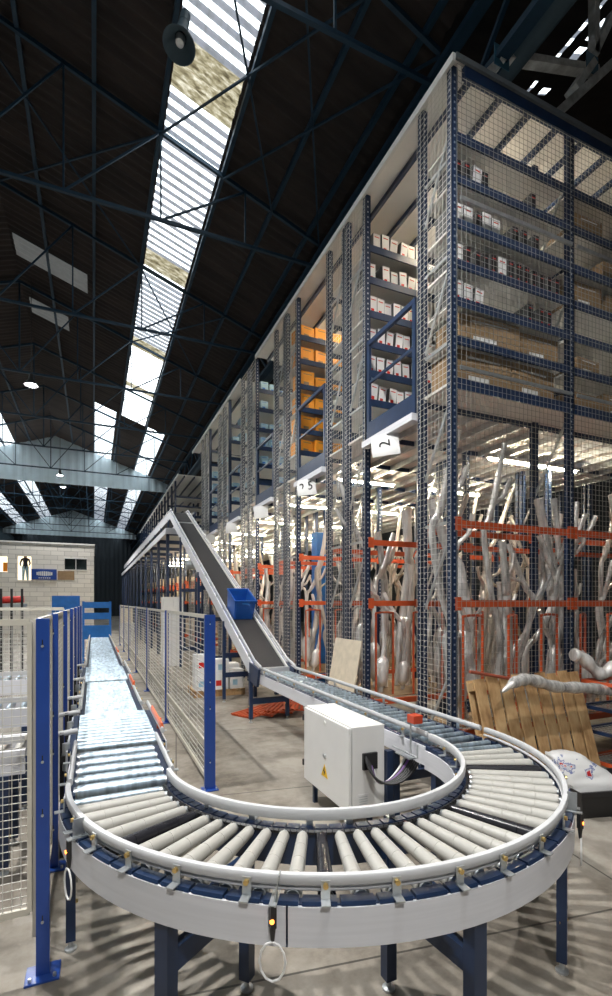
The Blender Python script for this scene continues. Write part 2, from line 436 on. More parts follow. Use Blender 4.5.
b.build('segmented_cover', 'blue_cover', cc)
b = MB()                                      # O-ring drive along the inner ends
for k in range(110):
    a = math.radians(180 + (k + .5) * 180 / 110); r = 1.052
    p = Vector((CX + r * math.cos(a), CY + r * math.sin(a), .875)); t = Vector((-math.sin(a), math.cos(a), 0)) * .013
    b.tube([p - t, p + t], .013, 6)
b.build('drive_chain', 'black', cc)
MB().sweep(arc(1.600, .950), rounded(.030, .042, .14)).build('outer_guide_rail', 'rail_grey', cc, smooth=True)
MB().sweep(arc(1.590, .908), rounded(.018, .018)).build('lower_guide_rail', 'rail_grey', cc, smooth=True)
MB().sweep(arc(1.022, .953), rounded(.030, .056, .12)).build('inner_guide_rail', 'rail_grey', cc, smooth=True)
def rail_bracket(par, x, y, a, z0=.885, z1=.965, w=.05, side=1):
    """bent plate standing beside the guide rail, a = outward angle"""
    c, s = math.cos(a), math.sin(a); T = Vector((-s, c, 0)); O = Vector((c, s, 0)) * side; p = Vector((x, y, 0)); b = MB()
    q = p + O * .024
    for lo, hi, o0, o1 in ((z0, z1, 0, .005), (z0, z0 + .005, 0, .05)):
        vs = [q + T * (-w / 2) + O * o0, q + T * (w / 2) + O * o0, q + T * (w / 2) + O * o1, q + T * (-w / 2) + O * o1]
        b.prism([(v.x, v.y, lo) for v in vs], (0, 0, hi - lo))
    o = b.build('rail_bracket', 'galv', par)
    e = q + O * .004
    MB().tube([(e.x, e.y, z1 - .018), (e.x + O.x * .014, e.y + O.y * .014, z1 - .018)], .011, 8).build('bolt', 'brass', o)
    return o
for a in (187, 197, 206, 215.5, 225, 236, 247, 257, 267, 275.5, 286, 297, 308, 320, 332, 345, 356):
    r = math.radians(a); rail_bracket(cc, CX + 1.598 * math.cos(r), CY + 1.598 * math.sin(r), r, z0=.882, z1=.958, w=.036)
for a in (190, 208, 226, 244, 256, 270, 284, 298, 312, 330, 345):
    r = math.radians(a); rail_bracket(cc, CX + 1.022 * math.cos(r), CY + 1.022 * math.sin(r), r, z0=.884, z1=.955, w=.034, side=-1)
BLK = {5, 13, 22, 30}
def roller(par, p0, p1, r0, r1, m, cap=True):
    p0 = Vector(p0); p1 = Vector(p1); d = (p1 - p0).normalized()
    b = MB().mi(0)
    L = (p1 - p0).length; pts = []; rs = []
    if m in ('roller_grey', 'roller_black'):
        for k in range(4):                    # four sleeves with a fine joint
            a = L * k / 4; e = L * (k + 1) / 4 - .003
            ra = r0 + (r1 - r0) * k / 4; rb = r0 + (r1 - r0) * (k + 1) / 4
            pts += [p0 + d * a, p0 + d * e, p0 + d * (e + .001)]; rs += [ra, rb, rb * .94]
        pts.append(p1); rs.append(r1 * .94)
    else: pts = [p0, p1]; rs = [r0, r1]
    b.tube(pts, rs, 18)
    if cap:
        b.mi(1).tube([p0 - d * .022, p0], r0 * .8, 12); b.tube([p1, p1 + d * .012], r1 * .75, 12)
        b.tube([p0 - d * .05, p1 + d * .04], .007, 6)
    return b.build('roller', [m, 'black' if m == 'roller_black' else 'galv'], par, smooth=True)
for k in range(36):
    a = math.radians(182.3 + 5.0 * k)
    m = 'steel_roller' if k in (0, 35, 34) else 'roller_black' if k in BLK else 'roller_grey'
    c, s = math.cos(a), math.sin(a)
    z = ZR + .001
    if m == 'steel_roller': roller(cc, (CX + 1.09 * c, CY + 1.09 * s, z), (CX + 1.565 * c, CY + 1.565 * s, z), .025, .025, m)
    else: roller(cc, (CX + 1.078 * c, CY + 1.078 * s, z), (CX + 1.568 * c, CY + 1.568 * s, z), .028, .038, m)
# support frames: outer leg, inner leg, radial cross beam
def polar(a, r): a = math.radians(a); return (CX + r * math.cos(a), CY + r * math.sin(a))
for a, full in ((181, 0), (222, 1), (271, 1), (305, 0), (358, 1)):
    xo, yo = polar(a, 1.585)
    add_leg(cc, xo, yo, .71, .068 if full else .052, math.radians(a))
    if full:
        ai = a + (3 if a == 222 else -3)
        xi, yi = polar(ai, 1.02); add_leg(cc, xi, yi, .71, .06, math.radians(a))
        MB().bar((xo, yo, .50), (xi, yi, .50), .05, .10).build('cross_beam', 'navy', cc)
        MB().bar((xo, yo, .685), (xi, yi, .685), .05, .05).build('cross_beam', 'navy', cc)
    else:
        xi, yi = polar(a, 1.02)
        MB().bar((xo, yo, .685), (xi, yi, .685), .05, .05).build('cross_beam', 'navy', cc)
def sensor(par, a, r=1.672, flip=1):
    x, y = polar(a, r); ar = math.radians(a); O = Vector((math.cos(ar), math.sin(ar), 0)); T = Vector((-O.y, O.x, 0))
    p = Vector((x, y, 0))
    b = MB(); b.bar(p + Vector((0, 0, .80)), p + Vector((0, 0, .885)), .024, .024); b.tube([p + Vector((0, 0, .80)), p + Vector((0, 0, .745))], [.013, .007], 8)
    o = b.build('photo_sensor', 'black', par)
    q = p - O * .04
    b = MB(); b.bar(q + Vector((0, 0, .87)), q + T * .02 + Vector((0, 0, .985)), .005, .05, O); b.bar(q - O * .06 + Vector((0, 0, .885)), q + O * .05 + Vector((0, 0, .885)), .03, .006)
    b.build('sensor_bracket', 'galv', o)
    MB().tube([p + O * .012 + Vector((0, 0, .83)), p + O * .017 + Vector((0, 0, .83))], .009, 8).build('indicator_lamp', 'led_orange', o)
    pth = [p + Vector((0, 0, .748)) + O * .005 + T * (.05 * math.sin(2 * PI * t / 12) * flip) + Vector((0, 0, -.075 * (1 - math.cos(2 * PI * t / 12)))) for t in range(13)]
    MB().tube(pth, .0045, 6).build('cable_loop', 'paper', o, smooth=True)
for a in (200, 240, 306): sensor(cc, a)

# ------------------------------------------------------------------ straight roller conveyor sections
def straight(name, label, x0, x1, y0, y1, pitch, m='steel_roller', rr=.025, z=ZR, legs=(), rails=('l', 'r'), fascia='both', r0=None, tight=0):
    t = thing(name, label, 'roller conveyor', ((x0 + x1) / 2, (y0 + y1) / 2, 0), 'straight roller conveyor sections')
    for sx, sg in ((x0, -1), (x1, 1)):
        a, c_ = sorted((sx, sx + sg * .045))
        MB().box(a, c_, y0, y1, z - .155, z + .012).build('side_profile', 'navy', t)
        a, c_ = sorted((sx + sg * .048, sx + sg * .06))
        MB().box(a, c_, y0, y1, z - .15, z + .004).build('fascia', 'fascia', t)
    n = int((y1 - y0 - .02) / pitch)
    for k in range(n):
        y = y0 + (y1 - y0) * (k + .5) / n
        roller(t, (x0 + .012, y, z), (x1 - .012, y, z), rr, rr, m, cap=not tight)
    for side, sx, sg in (('l', x0, -1), ('r', x1, 1)):
        if side in rails:
            MB().sweep([(sx + sg * .025, y0, z + .095), (sx + sg * .025, y1, z + .095)], rounded(.028, .045)).build('guide_rail', 'rail_grey', t, smooth=True)
            ny = max(2, int((y1 - y0) / .6))
            for k in range(ny):
                yy = y0 + (y1 - y0) * (k + .5) / ny
                rail_bracket(t, sx + sg * .025, yy, 0 if sg > 0 else PI, z + .012, z + .09, .04)
    for y in legs:
        add_leg(t, x0 - .02, y, z - .155, .06); add_leg(t, x1 + .02, y, z - .155, .06)
        MB().box(x0, x1, y - .02, y + .02, z - .45, z - .37).build('cross_beam', 'navy', t)
    return t
straight('roller_conveyor', 'short left conveyor section of six spaced bright steel rollers before the curve', -.105, .44, 3.24, 4.14, .15, rr=.040, legs=())
straight('roller_conveyor', 'left conveyor section of close packed steel rollers beside the orange guide, nearest transfer', -.14, .50, 4.2, 5.45, .108, rr=.029, z=ZR + .012, legs=(4.8,), rails=('r',), tight=1)
straight('roller_conveyor', 'left steel roller conveyor section between the transfers, behind the orange guide', -.10, .44, 5.5, 7.7, .11, legs=(6.6,), tight=1)
straight('roller_conveyor', 'left steel roller conveyor section beyond the second dark joint', -.14, .48, 7.76, 9.4, .12, z=ZR + .01, legs=(8.6,), rails=('r',), tight=1)
straight('roller_conveyor', 'left steel roller conveyor section in the middle distance between the fences', -.10, .44, 9.45, 12.9, .14, legs=(11.2,), tight=1)
straight('roller_conveyor', 'farthest left steel roller conveyor section ending at the blue barrier', -.10, .44, 12.95, 17.3, .18, legs=(15.4,), tight=1)
straight('roller_conveyor', 'right straight roller conveyor from the belt foot to the curve beside the white control box', 2.52, 3.02, 3.24, 7.62, .125, rr=.026, legs=(3.72, 5.6), fascia='both')
# orange guide pieces and red clips on the left line
for k, (y0, y1, lb) in enumerate(((4.25, 5.0, 'large orange guide piece on the right rail of the left conveyor, nearest'), (6.6, 7.3, 'small orange guide piece on the left conveyor rail, middle'), (11.0, 12.0, 'farthest orange guide piece on the left conveyor rail'))):
    xg = .525 if k == 0 else .465
    b = MB(); b.sweep([(xg, y0, .99), (xg, y1, .99)], rounded(.028, .065)); b.bar((xg + .02, (y0 + y1) / 2, .87), (xg + .02, (y0 + y1) / 2, .98), .04, .02)
    tag(b.build('guide_piece', 'orange_rail', smooth=True), lb, 'guide', 'orange guide pieces on the left conveyor')
# stop arms on the left side
for k, y in enumerate((4.35, 5.1, 5.9, 7.3, 8.9)):
    t = thing('stop_arm', 'grey pneumatic stop arm on the left edge of the left conveyor, %s from the camera' % ORD[k + 1], 'stop arm', (-.2, y, 0), 'stop arms beside the left conveyor')
    MB().tube([(-.30, y, .98), (-.12, y, 1.0)], .022, 10).build('arm', 'rail_grey', t, smooth=True)
    MB().tube([(-.20, y - .09, .72), (-.20, y - .09, .93)], .028, 10).build('cylinder', 'galv', t, smooth=True)
    b = MB(); b.box(-.25, -.22, y - .02, y + .02, .55, 1.0); b.box(-.235, -.205, y - .14, y + .03, .78, .84); b.box(-.25, -.22, y - .015, y + .015, 0, .56); b.build('bracket', 'black', t)

# ------------------------------------------------------------------ incline belt conveyor and its blue tote
XA, XB = 2.50, 3.02
def zb_(y): return .93 + (y - 7.75) * .436
inc = thing('belt_conveyor', 'long black belt conveyor climbing from the rollers to the racking upper floor', 'belt conveyor', (2.76, 7.75, 0))
Y0, Y1 = 7.72, 17.5
ye = 17.5; ze = zb_(ye)
pth = lambda x, dz, a=Y0, b_=Y1: [(x, a, zb_(a) + dz), (x, b_, zb_(b_) + dz)]
MB().sweep(pth(2.76, 0), rect(.47, -.012, .0)).build('belt', 'belt', inc)
for x, sg in ((XA, -1), (XB, 1)):
    MB().sweep(pth(x, 0), rect(.035, -.02, .03)).build('edge_strip', 'white_paint', inc)
    MB().sweep(pth(x + sg * .035, 0), rect(.022, -.10, .01)).build('side_rib', 'blue', inc)
    MB().sweep(pth(x + sg * .055, 0), rect(.028, -.22, .018)).build('side_profile', 'fascia', inc)
    MB().sweep([(x + sg * .035, Y0 - .25, .985), (x + sg * .035, Y0 + .1, zb_(Y0 + .1) + .10), (x + sg * .035, Y1, zb_(Y1) + .10)], rounded(.028, .05)).build('guide_rail', 'fascia', inc, smooth=True)
    for k in range(16):
        y = 8.1 + k * .6
        MB().bar((x + sg * .05, y, zb_(y)), (x + sg * .05, y, zb_(y) + .09), .03, .012).build('rail_bracket', 'galv', inc)
MB().box(2.48, 3.04, 7.66, 7.76, .80, .945).build('foot_plate', 'alu', inc)
for x in (2.43, 3.05): MB().prism([(x - .02, 7.45, .95), (x - .02, 7.95, 1.02), (x - .02, 7.95, .72), (x - .02, 7.55, .66)], (.04, 0, 0)).build('knee_plate', 'navy', inc)
for y in (7.92, 9.77, 12.4, 15.2):
    for x in (2.43, 3.09): add_leg(inc, x, y, zb_(y) - .16, .06)
    for zz in ([.36] if y < 8 else [.55, .95] if y < 10 else [.6, 1.6, 2.4]):
        MB().box(2.43, 3.09, y - .02, y + .02, zz - .05, zz + .05).build('cross_beam', 'navy', inc)
mo = MB().tube([(2.32, 13.6, zb_(13.6) - .42), (2.75, 13.6, zb_(13.6) - .42)], .13, 14).build('drive_motor', 'galv', inc, smooth=True)
MB().box(2.5, 2.85, 13.5, 13.7, zb_(13.6) - .32, zb_(13.6) - .05).build('motor_bracket', 'black', mo)
y = 16.2; MB().sweep([(2.76, y, zb_(y) + .004), (2.76, y + .12, zb_(y + .12) + .004)], rect(.46, 0, .006)).build('belt_joint', 'galv', inc)
# blue tote
yt = 9.75; sl = math.atan(.436)
tote = thing('plastic_tote', 'open blue plastic tote riding up the black incline belt', 'tote', (2.75, yt, zb_(yt) + .004))
def trap(b, w0, l0, w1, l1, z0, z1, th):
    """hollow tapered crate"""
    o = [(-w0, -l0, z0), (w0, -l0, z0), (w0, l0, z0), (-w0, l0, z0), (-w1, -l1, z1), (w1, -l1, z1), (w1, l1, z1), (-w1, l1, z1)]
    i = [(-w0 + th, -l0 + th, z0 + th), (w0 - th, -l0 + th, z0 + th), (w0 - th, l0 - th, z0 + th), (-w0 + th, l0 - th, z0 + th), (-w1 + th, -l1 + th, z1), (w1 - th, -l1 + th, z1), (w1 - th, l1 - th, z1), (-w1 + th, l1 - th, z1)]
    b.add(o + i, [(3, 2, 1, 0), (0, 1, 5, 4), (1, 2, 6, 5), (2, 3, 7, 6), (3, 0, 4, 7), (8, 9, 10, 11), (8, 12, 13, 9), (9, 13, 14, 10), (10, 14, 15, 11), (11, 15, 12, 8),
                  (4, 5, 13, 12), (5, 6, 14, 13), (6, 7, 15, 14), (7, 4, 12, 15)])
WO[tote.name] = Vector((0, 0, 0))
b = MB(); trap(b, .19, .29, .215, .315, 0, .42, .012); tb = b.build('tote_body', 'tote_blue', tote, bevel=.004)
b = MB()
for z in (.395, ):
    for s_ in (-1, 1):
        b.box(-.222, .222, s_ * .318 - .012, s_ * .318 + .012, z, z + .028); b.box(s_ * .218 - .012, s_ * .218 + .012, -.33, .33, z, z + .028)
for s_ in (-1, 1):
    for k in (-1, 1): b.box(k * .17 - .006, k * .17 + .006, s_ * .305 - .014, s_ * .305 + .014, .02, .40)
b.build('tote_rim', 'tote_blue', tote)
MB().box(-.07, .07, -.333, -.328, .34, .375).build('handle', 'bright_blue', tote)
tote.rotation_euler = (sl, 0, 0)

# upper conveyor running on along the landing
up = thing('belt_conveyor', 'elevated conveyor with steel side running away along the upper landing', 'belt conveyor', (2.76, 18, 4.54))
zt = ze
MB().box(2.5, 3.02, 17.5, 46, zt - .012, zt).build('belt', 'belt', up)
for x, sg in ((XA, -1), (XB, 1)):
    MB().box(x + sg * .055 - .014, x + sg * .055 + .014, 17.5, 46, zt - .22, zt + .02).build('side_profile', 'fascia', up)
    MB().box(x + sg * .035 - .014, x + sg * .035 + .014, 17.5, 46, zt + .07, zt + .12).build('guide_rail', 'rail_grey', up)
for k in range(14):
    y = 18 + k * 2.1
    for x in (2.45, 3.07): MB().box(x - .025, x + .025, y - .025, y + .025, 4.54, zt - .2).build('leg', 'navy', up)
ld = thing('landing', 'narrow raised landing on rows of dark columns carrying the upper conveyor', 'platform', (2.9, 18, 0))
MB().box(2.27, 3.62, 17.1, 46, 4.49, 4.54).build('decking', 'panel_white', ld)
MB().box(2.23, 2.27, 17.1, 46, 4.36, 4.56).build('edge_beam', 'fascia', ld); MB().box(2.27, 3.62, 17.06, 17.1, 4.36, 4.56).build('edge_beam', 'fascia', ld)
for k in range(12):
    y = 17.25 + k * 2.6
    MB().box(2.28, 2.38, y, y + .1, 0, 4.45).build('column', 'navy', ld)
    MB().box(2.28, 3.6, y, y + .08, 4.34, 4.48).build('joist', 'navy', ld)

# ------------------------------------------------------------------ control cabinet
cb = thing('control_cabinet', 'pale grey electrical control cabinet with warning triangle fixed beside the right conveyor', 'electrical cabinet', (2.16, 4.14, 0))
MB().box(2.015, 2.335, 3.64, 4.62, .22, .97).build('body', 'cabinet', cb, bevel=.006)
d_ = MB().box(1.985, 2.011, 3.65, 4.61, .23, .96).build('door', 'cabinet', cb, bevel=.006)
MB().tube([(1.985, 4.12, .60), (1.972, 4.12, .60)], .02, 12).build('lock', 'galv', d_, smooth=True)
MB().mi(0).prism([(1.9835, 4.05, .40), (1.9835, 4.19, .40), (1.9835, 4.12, .52)], (-.002, 0, 0)).mi(1).prism([(1.981, 4.125, .415), (1.981, 4.10, .455), (1.981, 4.118, .455), (1.981, 4.115, .495), (1.981, 4.145, .448), (1.981, 4.125, .448)], (-.002, 0, 0)).build('warning_sign', ['yellow', 'black'], d_)
MB().tube([(1.985, 4.12, .905), (1.979, 4.12, .905)], .022, 12).build('badge', 'white_paint', d_, smooth=True)
for z in (.36, .82): MB().box(1.975, 1.995, 4.612, 4.632, z, z + .06).build('hinge', 'black', cb)
b = MB().mi(0).box(2.07, 2.17, 3.6355, 3.64, .27, .39).mi(1)
for k in range(5): b.box(2.08, 2.16, 3.634, 3.636, .285 + k * .02, .292 + k * .02)
b.build('rating_plate', ['paper', 'galv'], cb)
for x, y in ((2.05, 4.5), (2.05, 3.8), (2.27, 4.5), (2.27, 3.8)): MB().box(x, x + .04, y, y + .04, 0, .22).build('foot', 'navy', cb)
MB().box(2.11, 2.25, 3.615, 3.64, .60, .74).build('cable_gland', 'black', cb)
def bez(p0, p1, p2, p3, n=14):
    P = [Vector(p) for p in (p0, p1, p2, p3)]
    return [P[0] * (1 - t) ** 3 + P[1] * 3 * t * (1 - t) ** 2 + P[2] * 3 * t * t * (1 - t) + P[3] * t ** 3 for t in [k / n for k in range(n + 1)]]
for k in range(8):
    q = .015 * k
    MB().tube(bez((2.13 + .012 * k, 3.62, .72 - .018 * k), (2.06 + .01 * k, 3.44, .52 - q), (2.32, 3.36 + .01 * k, .44 + .02 * k), (2.47, 3.34 + .02 * k, .70 + .008 * k)), .010, 7).build('cable', 'violet' if k == 5 else 'paper' if k == 7 else 'black', cb, smooth=True)
MB().box(2.338, 2.40, 3.60, 3.66, 0, .74).build('support_post', 'navy', cb)
# orange sensor box on its bracket
mat('barrier_red', (.55, .06, .02), .4)
sb = thing('light_barrier', 'orange-red light barrier box on a bracket above the inner rail of the right conveyor', 'sensor', (2.44, 3.35, .9))
MB().box(2.40, 2.49, 3.30, 3.40, 1.035, 1.105).build('housing', 'barrier_red', sb, bevel=.006)
MB().tube([(2.425, 3.38, .76), (2.425, 3.38, 1.04)], .008, 8).build('rod', 'galv', sb)
b = MB(); b.box(2.35, 2.425, 3.3, 3.5, .755, .765); b.tube([(2.36, 3.2, .80), (2.36, 3.55, .80)], .008, 6); b.tube([(2.36, 3.2, .80), (2.36, 3.2, .90)], .008, 6); b.build('bracket', 'galv', sb)

# ------------------------------------------------------------------ wire fences
def mesh_wires(b, o, u, L, H, du, dz, r=.0022, diag=False):
    """wire grid: origin o, horizontal unit u, length L, height H"""
    o = Vector(o); u = Vector(u); w = 2 * r
    n = max(1, round(L / du)); m = max(1, round(H / dz))
    for i in range(n + 1):
        p = o + u * (L * i / n); b.bar(p, p + Vector((0, 0, H)), w, w)
    for j in range(m + 1):
        p = o + Vector((0, 0, H * j / m)); b.bar(p, p + u * L, w, w)
def fence_post(par, x, y, h=1.93, w=.066, d=.045, face='y'):
    w_, d_ = (w, d) if face == 'y' else (d, w)
    p = MB().box(x - w_ / 2, x + w_ / 2, y - d_ / 2, y + d_ / 2, .01, h).build('post', 'blue', par, bevel=.002)
    MB().box(x - .085, x + .085, y - .075, y + .075, 0, .012).build('foot_plate', 'blue', p, bevel=.003)
    if y > 9: return
    for z in (.30, .88, 1.17, 1.80): MB().tube([(x - .001, y - d_ / 2, z), (x - .001, y - d_ / 2 - .008, z)], .0075, 8).mi(1).box(x - .004, x + .002, y - d_ / 2 - .002, y - d_ / 2, z + .006, z + .035).build('bolt', ['galv', 'black'], p)
    for sx in (-.06, .06): MB().tube([(x + sx, y - .05, .01), (x + sx, y - .05, .03)], .009, 8).build('bolt', 'galv', p)
def fence_panel(par, x0, y0, x1, y1, z0, z1, du, dz, mid=None, fr=.03, r=.0022):
    a = Vector((x0, y0, 0)); c = Vector((x1, y1, 0)); u = (c - a).normalized(); L = (c - a).length
    b = MB(); zs = [z0, z1] if mid is None else [z0, mid - .02, mid + .02, z1]
    for z in zs: b.bar(a + Vector((0, 0, z)), c + Vector((0, 0, z)), .022, fr)
    for p in (a, c): b.bar(p + Vector((0, 0, z0)), p + Vector((0, 0, z1)), .022, fr)
    pn = b.build('panel_frame', 'beige_frame', par)
    b = MB()
    mesh_wires(b, (x0, y0, z0), u, L, z1 - z0, du, dz, r)
    b.build('wire_mesh', 'zinc_wire', pn)
rf = thing('wire_fence', 'wire mesh safety fence with blue posts along the right of the left conveyor', 'fence', (1.1, 5.3, 0))
rys = [5.28, 8.5, 11.7, 14.9, 18.1, 21.3, 24.5]
for k, y in enumerate(rys):
    fence_post(rf, 1.13 + .025 * (k == 0), y, 1.90, .115 if k == 0 else .06, .05)
    if k < len(rys) - 1:
        fence_panel(rf, 1.13, y + .06, 1.13, rys[k + 1] - .06, .12, 1.88, .5, .066 if k < 3 else .1, mid=.47, fr=.045, r=.0034)
lf = thing('wire_fence', 'wire mesh safety fence with blue posts along the left side of the left conveyor', 'fence', (-.3, 3, 0))
lys = [3.02, 4.2, 5.6, 7.1, 8.6, 10.2, 12.0]
for k, y in enumerate(lys):
    fence_post(lf, -.285 if k else -.256, y, 1.95, .066, .04)
    if k < len(lys) - 1:
        fence_panel(lf, -.30, y + .05, -.30, lys[k + 1] - .05, .20, 1.93, .05, .05 if k < 4 else .1, fr=.028)
xf = thing('wire_fence', 'wire mesh fence panel facing the camera at the left edge of the picture', 'fence', (-1.5, 3.02, 0))
fence_panel(xf, -.32, 3.03, -2.35, 3.03, .36, 1.93, .042, .042, fr=.035, r=.0017)
fence_post(xf, -2.4, 3.03, 1.95)
xg = thing('wire_fence', 'far wire mesh fence closing the left enclosure behind its conveyors', 'fence', (-1.5, 8.8, 0))
fence_panel(xg, -.45, 8.8, -2.4, 8.8, .20, 1.93, .06, .06, fr=.05)
fence_panel(xg, -2.5, 8.8, -4.5, 8.8, .20, 1.93, .06, .06, fr=.05)
for x in (-2.45, -4.55): fence_post(xg, x, 8.8, 1.95)
# conveyors inside the left enclosure, running across
for k, (y0, y1, z, lb) in enumerate(((4.25, 4.75, .90, 'roller conveyor behind the left mesh panel, nearest the camera'), (5.5, 6.0, .98, 'roller conveyor inside the left enclosure, middle of three'), (7.0, 7.5, 1.05, 'roller conveyor inside the left enclosure, farthest of three'))):
    t = thing('roller_conveyor', lb, 'roller conveyor', (-1.8, (y0 + y1) / 2, 0), 'cross conveyors in the left enclosure')
    x0, x1 = -3.6, -.48
    for y in (y0, y1): MB().box(x0, x1, y - .02, y + .02, z - .16, z + .02).build('side_profile', 'fascia', t)
    MB().box(x0, x1, y0 - .03, y0 - .01, z + .08, z + .13).build('guide_rail', 'rail_grey', t)
    n = 26
    for i in range(n):
        x = x0 + (x1 - x0) * (i + .5) / n; roller(t, (x, y0 + .03, z), (x, y1 - .03, z), .026, .026, 'roller_grey' if k == 0 else 'steel_roller', cap=False)
    for x in (-.62, -1.9, -3.2):
        for y in (y0, y1): add_leg(t, x, y, z - .16, .07)
    MB().box(-3.2, -.62, y0 - .02, y0 + .02, .28, .36).build('cross_beam', 'navy', t)

# ------------------------------------------------------------------ mezzanine racking
XF = 3.70
XC = [3.70, 5.57, 7.44, 9.31]
DK = 4.54; TOP = 8.08
LV = [5.04, 5.47, 5.90, 6.35, 6.85, 7.32]
LOW = [.55, 2.02, 2.92]
def upright(par, x, y, front=False, side=False, z1=TOP - .04):
    b = MB(); w = .045
    # open C section with punched front (rows of pale slots)
    b.mi(0).box(x - w, x + w, y - w * .8, y - w * .8 + .012, 0, z1); b.box(x - w, x - w + .012, y - w * .8, y + w * .8, 0, z1); b.box(x + w - .012, x + w, y - w * .8, y + w * .8, 0, z1)
    b.box(x - w, x + w, y + w * .8 - .012, y + w * .8, 0, z1)
    if front: holes(b.mi(1), x, y, z1 - .06)
    if side:
        b.mi(1)
        for kk in range(int(8.0 / .075)): b.box(x - w - .0015, x - w + .0005, y - .009, y + .009, .05 + kk * .075, .072 + kk * .075)
    return b.build('upright', ['navy', 'galv'], par)
def holes(b, x, y, z1, dy=-1):
    n = int(z1 / .075)
    for k in range(n):
        z = .05 + k * .075
        b.box(x - .010, x + .010, y + dy * .0370 - .001, y + dy * .0375 + .001, z, z + .022)
    return b
POSN = {0: 'nearest the camera', 1: 'second from the camera', 2: 'third from the camera', 3: 'fourth from the camera', 4: 'fifth from the camera', 5: 'sixth from the camera', 6: 'seventh from the camera'}
rows = [(4.33, 4.95)]
k = 0
while 6.21 + 2.64 * k < 45: rows.append((6.21 + 2.64 * k, 7.53 + 2.64 * k)); k += 1
def rack(i, y0, y1):
    top = DK if i in (6, 7) else TOP
    det = i <= 4
    t = thing('mezzanine_rack', 'tall dark blue shelving rack over orange pallet beams, %s' % (POSN[i] if i in POSN else ORD[i + 1] + ' in the receding row'), 'rack', (XF, y0, 0), 'rows of two-level racking')
    ycols = [y0 + .04, y1 - .04] if i == 0 else [y0 + .04, (y0 + y1) / 2 - .05, (y0 + y1) / 2 + .05, y1 - .04]
    if i > 5: ycols = [y0 + .04, y1 - .04]
    xs = XC if i < 3 else XC[:2]
    for ix, x in enumerate(xs):
        for y in ycols:
            upright(t, x, y, i < 4 and (y == ycols[0] or ix == 0), i < 4 and ix == 0, z1=top - .04)
    faces = [(y0, -1), (y1, 1)] if i < 4 else [(y0, -1)]
    lim = {0: 3, 1: 3, 2: 2}.get(i, 1)
    for ix in range(min(lim, len(xs) - 1)):
        a, c = xs[ix] + .045, xs[ix + 1] - .045
        for (yy, sg) in faces:
            yb = yy + .012 if sg < 0 else yy - .012
            for z in (LV if top == TOP else []):
                MB().box(a, c, yb - .012, yb + .012, z - .10, z).build('shelf_beam', 'navy', t)
            for z in LOW + ([.98] if False else []):
                MB().box(a, c, yb - .02, yb + .02, z - .04, z + .04).build('orange_beam', 'orange', t)
                for xx in (a, c): MB().box(xx - .045, xx + .045, yb - .032, yb - .022, z - .075, z + .075).build('beam_connector', 'orange', t)
            MB().box(a, c, yb - .012, yb + .012, DK - .10, DK + .02).build('deck_beam', 'navy', t)
        for z in (LV if top == TOP else []):
            MB().box(a, c, y0 + .02, y1 - .02, z - .03, z - .012).build('shelf', 'panel_white' if z != LV[1] else 'panel_white', t)
        MB().box(a, c, y0 + .05, y1 - .05, LOW[0] + .055, LOW[0] + .075).build('lower_decking', 'cardboard', t)
    # end frame bracing (galvanised) on the aisle side
    if i < 7:
        pairs = [(y0 + .06, y1 - .06)] if i == 0 else [(y0 + .06, (y0 + y1) / 2 - .07), ((y0 + y1) / 2 + .07, y1 - .06)]
        for (ya, yb) in pairs:
            for kk in range(5 if top == TOP else 2):
                z = .4 + kk * 1.55
                MB().bar((XF + .02, ya, z + .9), (XF + .02, yb, z), .022, .03).build('brace', 'galv', t)
            for z in (2.95, 5.0, 6.0, 7.1)[:4 if top == TOP else 1]: MB().bar((XF + .02, ya, z), (XF + .02, yb, z), .02, .035).build('brace', 'galv', t)
            if i < 3:
                for x in XC[1:3]:
                    for kk in range(5):
                        z = .4 + kk * 1.55
                        MB().bar((x, ya, z + .9), (x, yb, z), .022, .03).build('brace', 'galv', t)
    # wire mesh over the aisle end
    if i < 8:
        g_ = .068 if i == 0 else .075 if i < 3 else .11
        b = MB(); r = .0018 if i < 3 else .003
        if i == 0: mesh_wires(b, (XF - .055, y0, .15), (0, 1, 0), y1 - y0, TOP - .2, g_, .068, r)
        else:
            for (a, c) in ((y0, (y0 + y1) / 2 - .03), ((y0 + y1) / 2 + .03, y1)): mesh_wires(b, (XF - .055, a, .15), (0, 1, 0), c - a, top - .2, g_, g_, r)
        b.build('wire_mesh', 'zinc_wire', t)
    if i == 0:
        for ix in range(3):
            b = MB(); a, c = XC[ix], XC[ix + 1]
            mesh_wires(b, (a, y0 - .035, .60), (1, 0, 0), c - a, TOP - .65, .066, .066, .0019); b.build('wire_mesh', 'dark_wire', t)
            for z in (DK + .12, 6.55): MB().box(a + .045, c - .045, y0 - .05, y0 - .03, z - .02, z + .02).build('mesh_rail', 'galv', t)
    return t
racks = [rack(i, *r) for i, r in enumerate(rows)]
# floor deck of the upper storey, with joists beneath
dk = thing('mezzanine_floor', 'pale upper storey floor of the racking seen from below with steel joists', 'platform', (6.5, 20, DK))
ylast = rows[-1][1]
MB().box(XF - .02, 9.4, 4.95, ylast, DK - .03, DK).build('decking', 'panel_white', dk)
for ix in range(1, 14):
    x = XF + .42 * ix
    MB().box(x - .02, x + .02, 4.95, 24, DK - .12, DK - .03).build('joist', 'galv', dk)
tag(MB().box(XF, 9.4, rows[0][0] + .05, rows[0][1], DK - .03, DK).build('shelf_floor', 'panel_white'), 'pale floor panel of the nearest shelving rack at upper storey height', 'shelf')
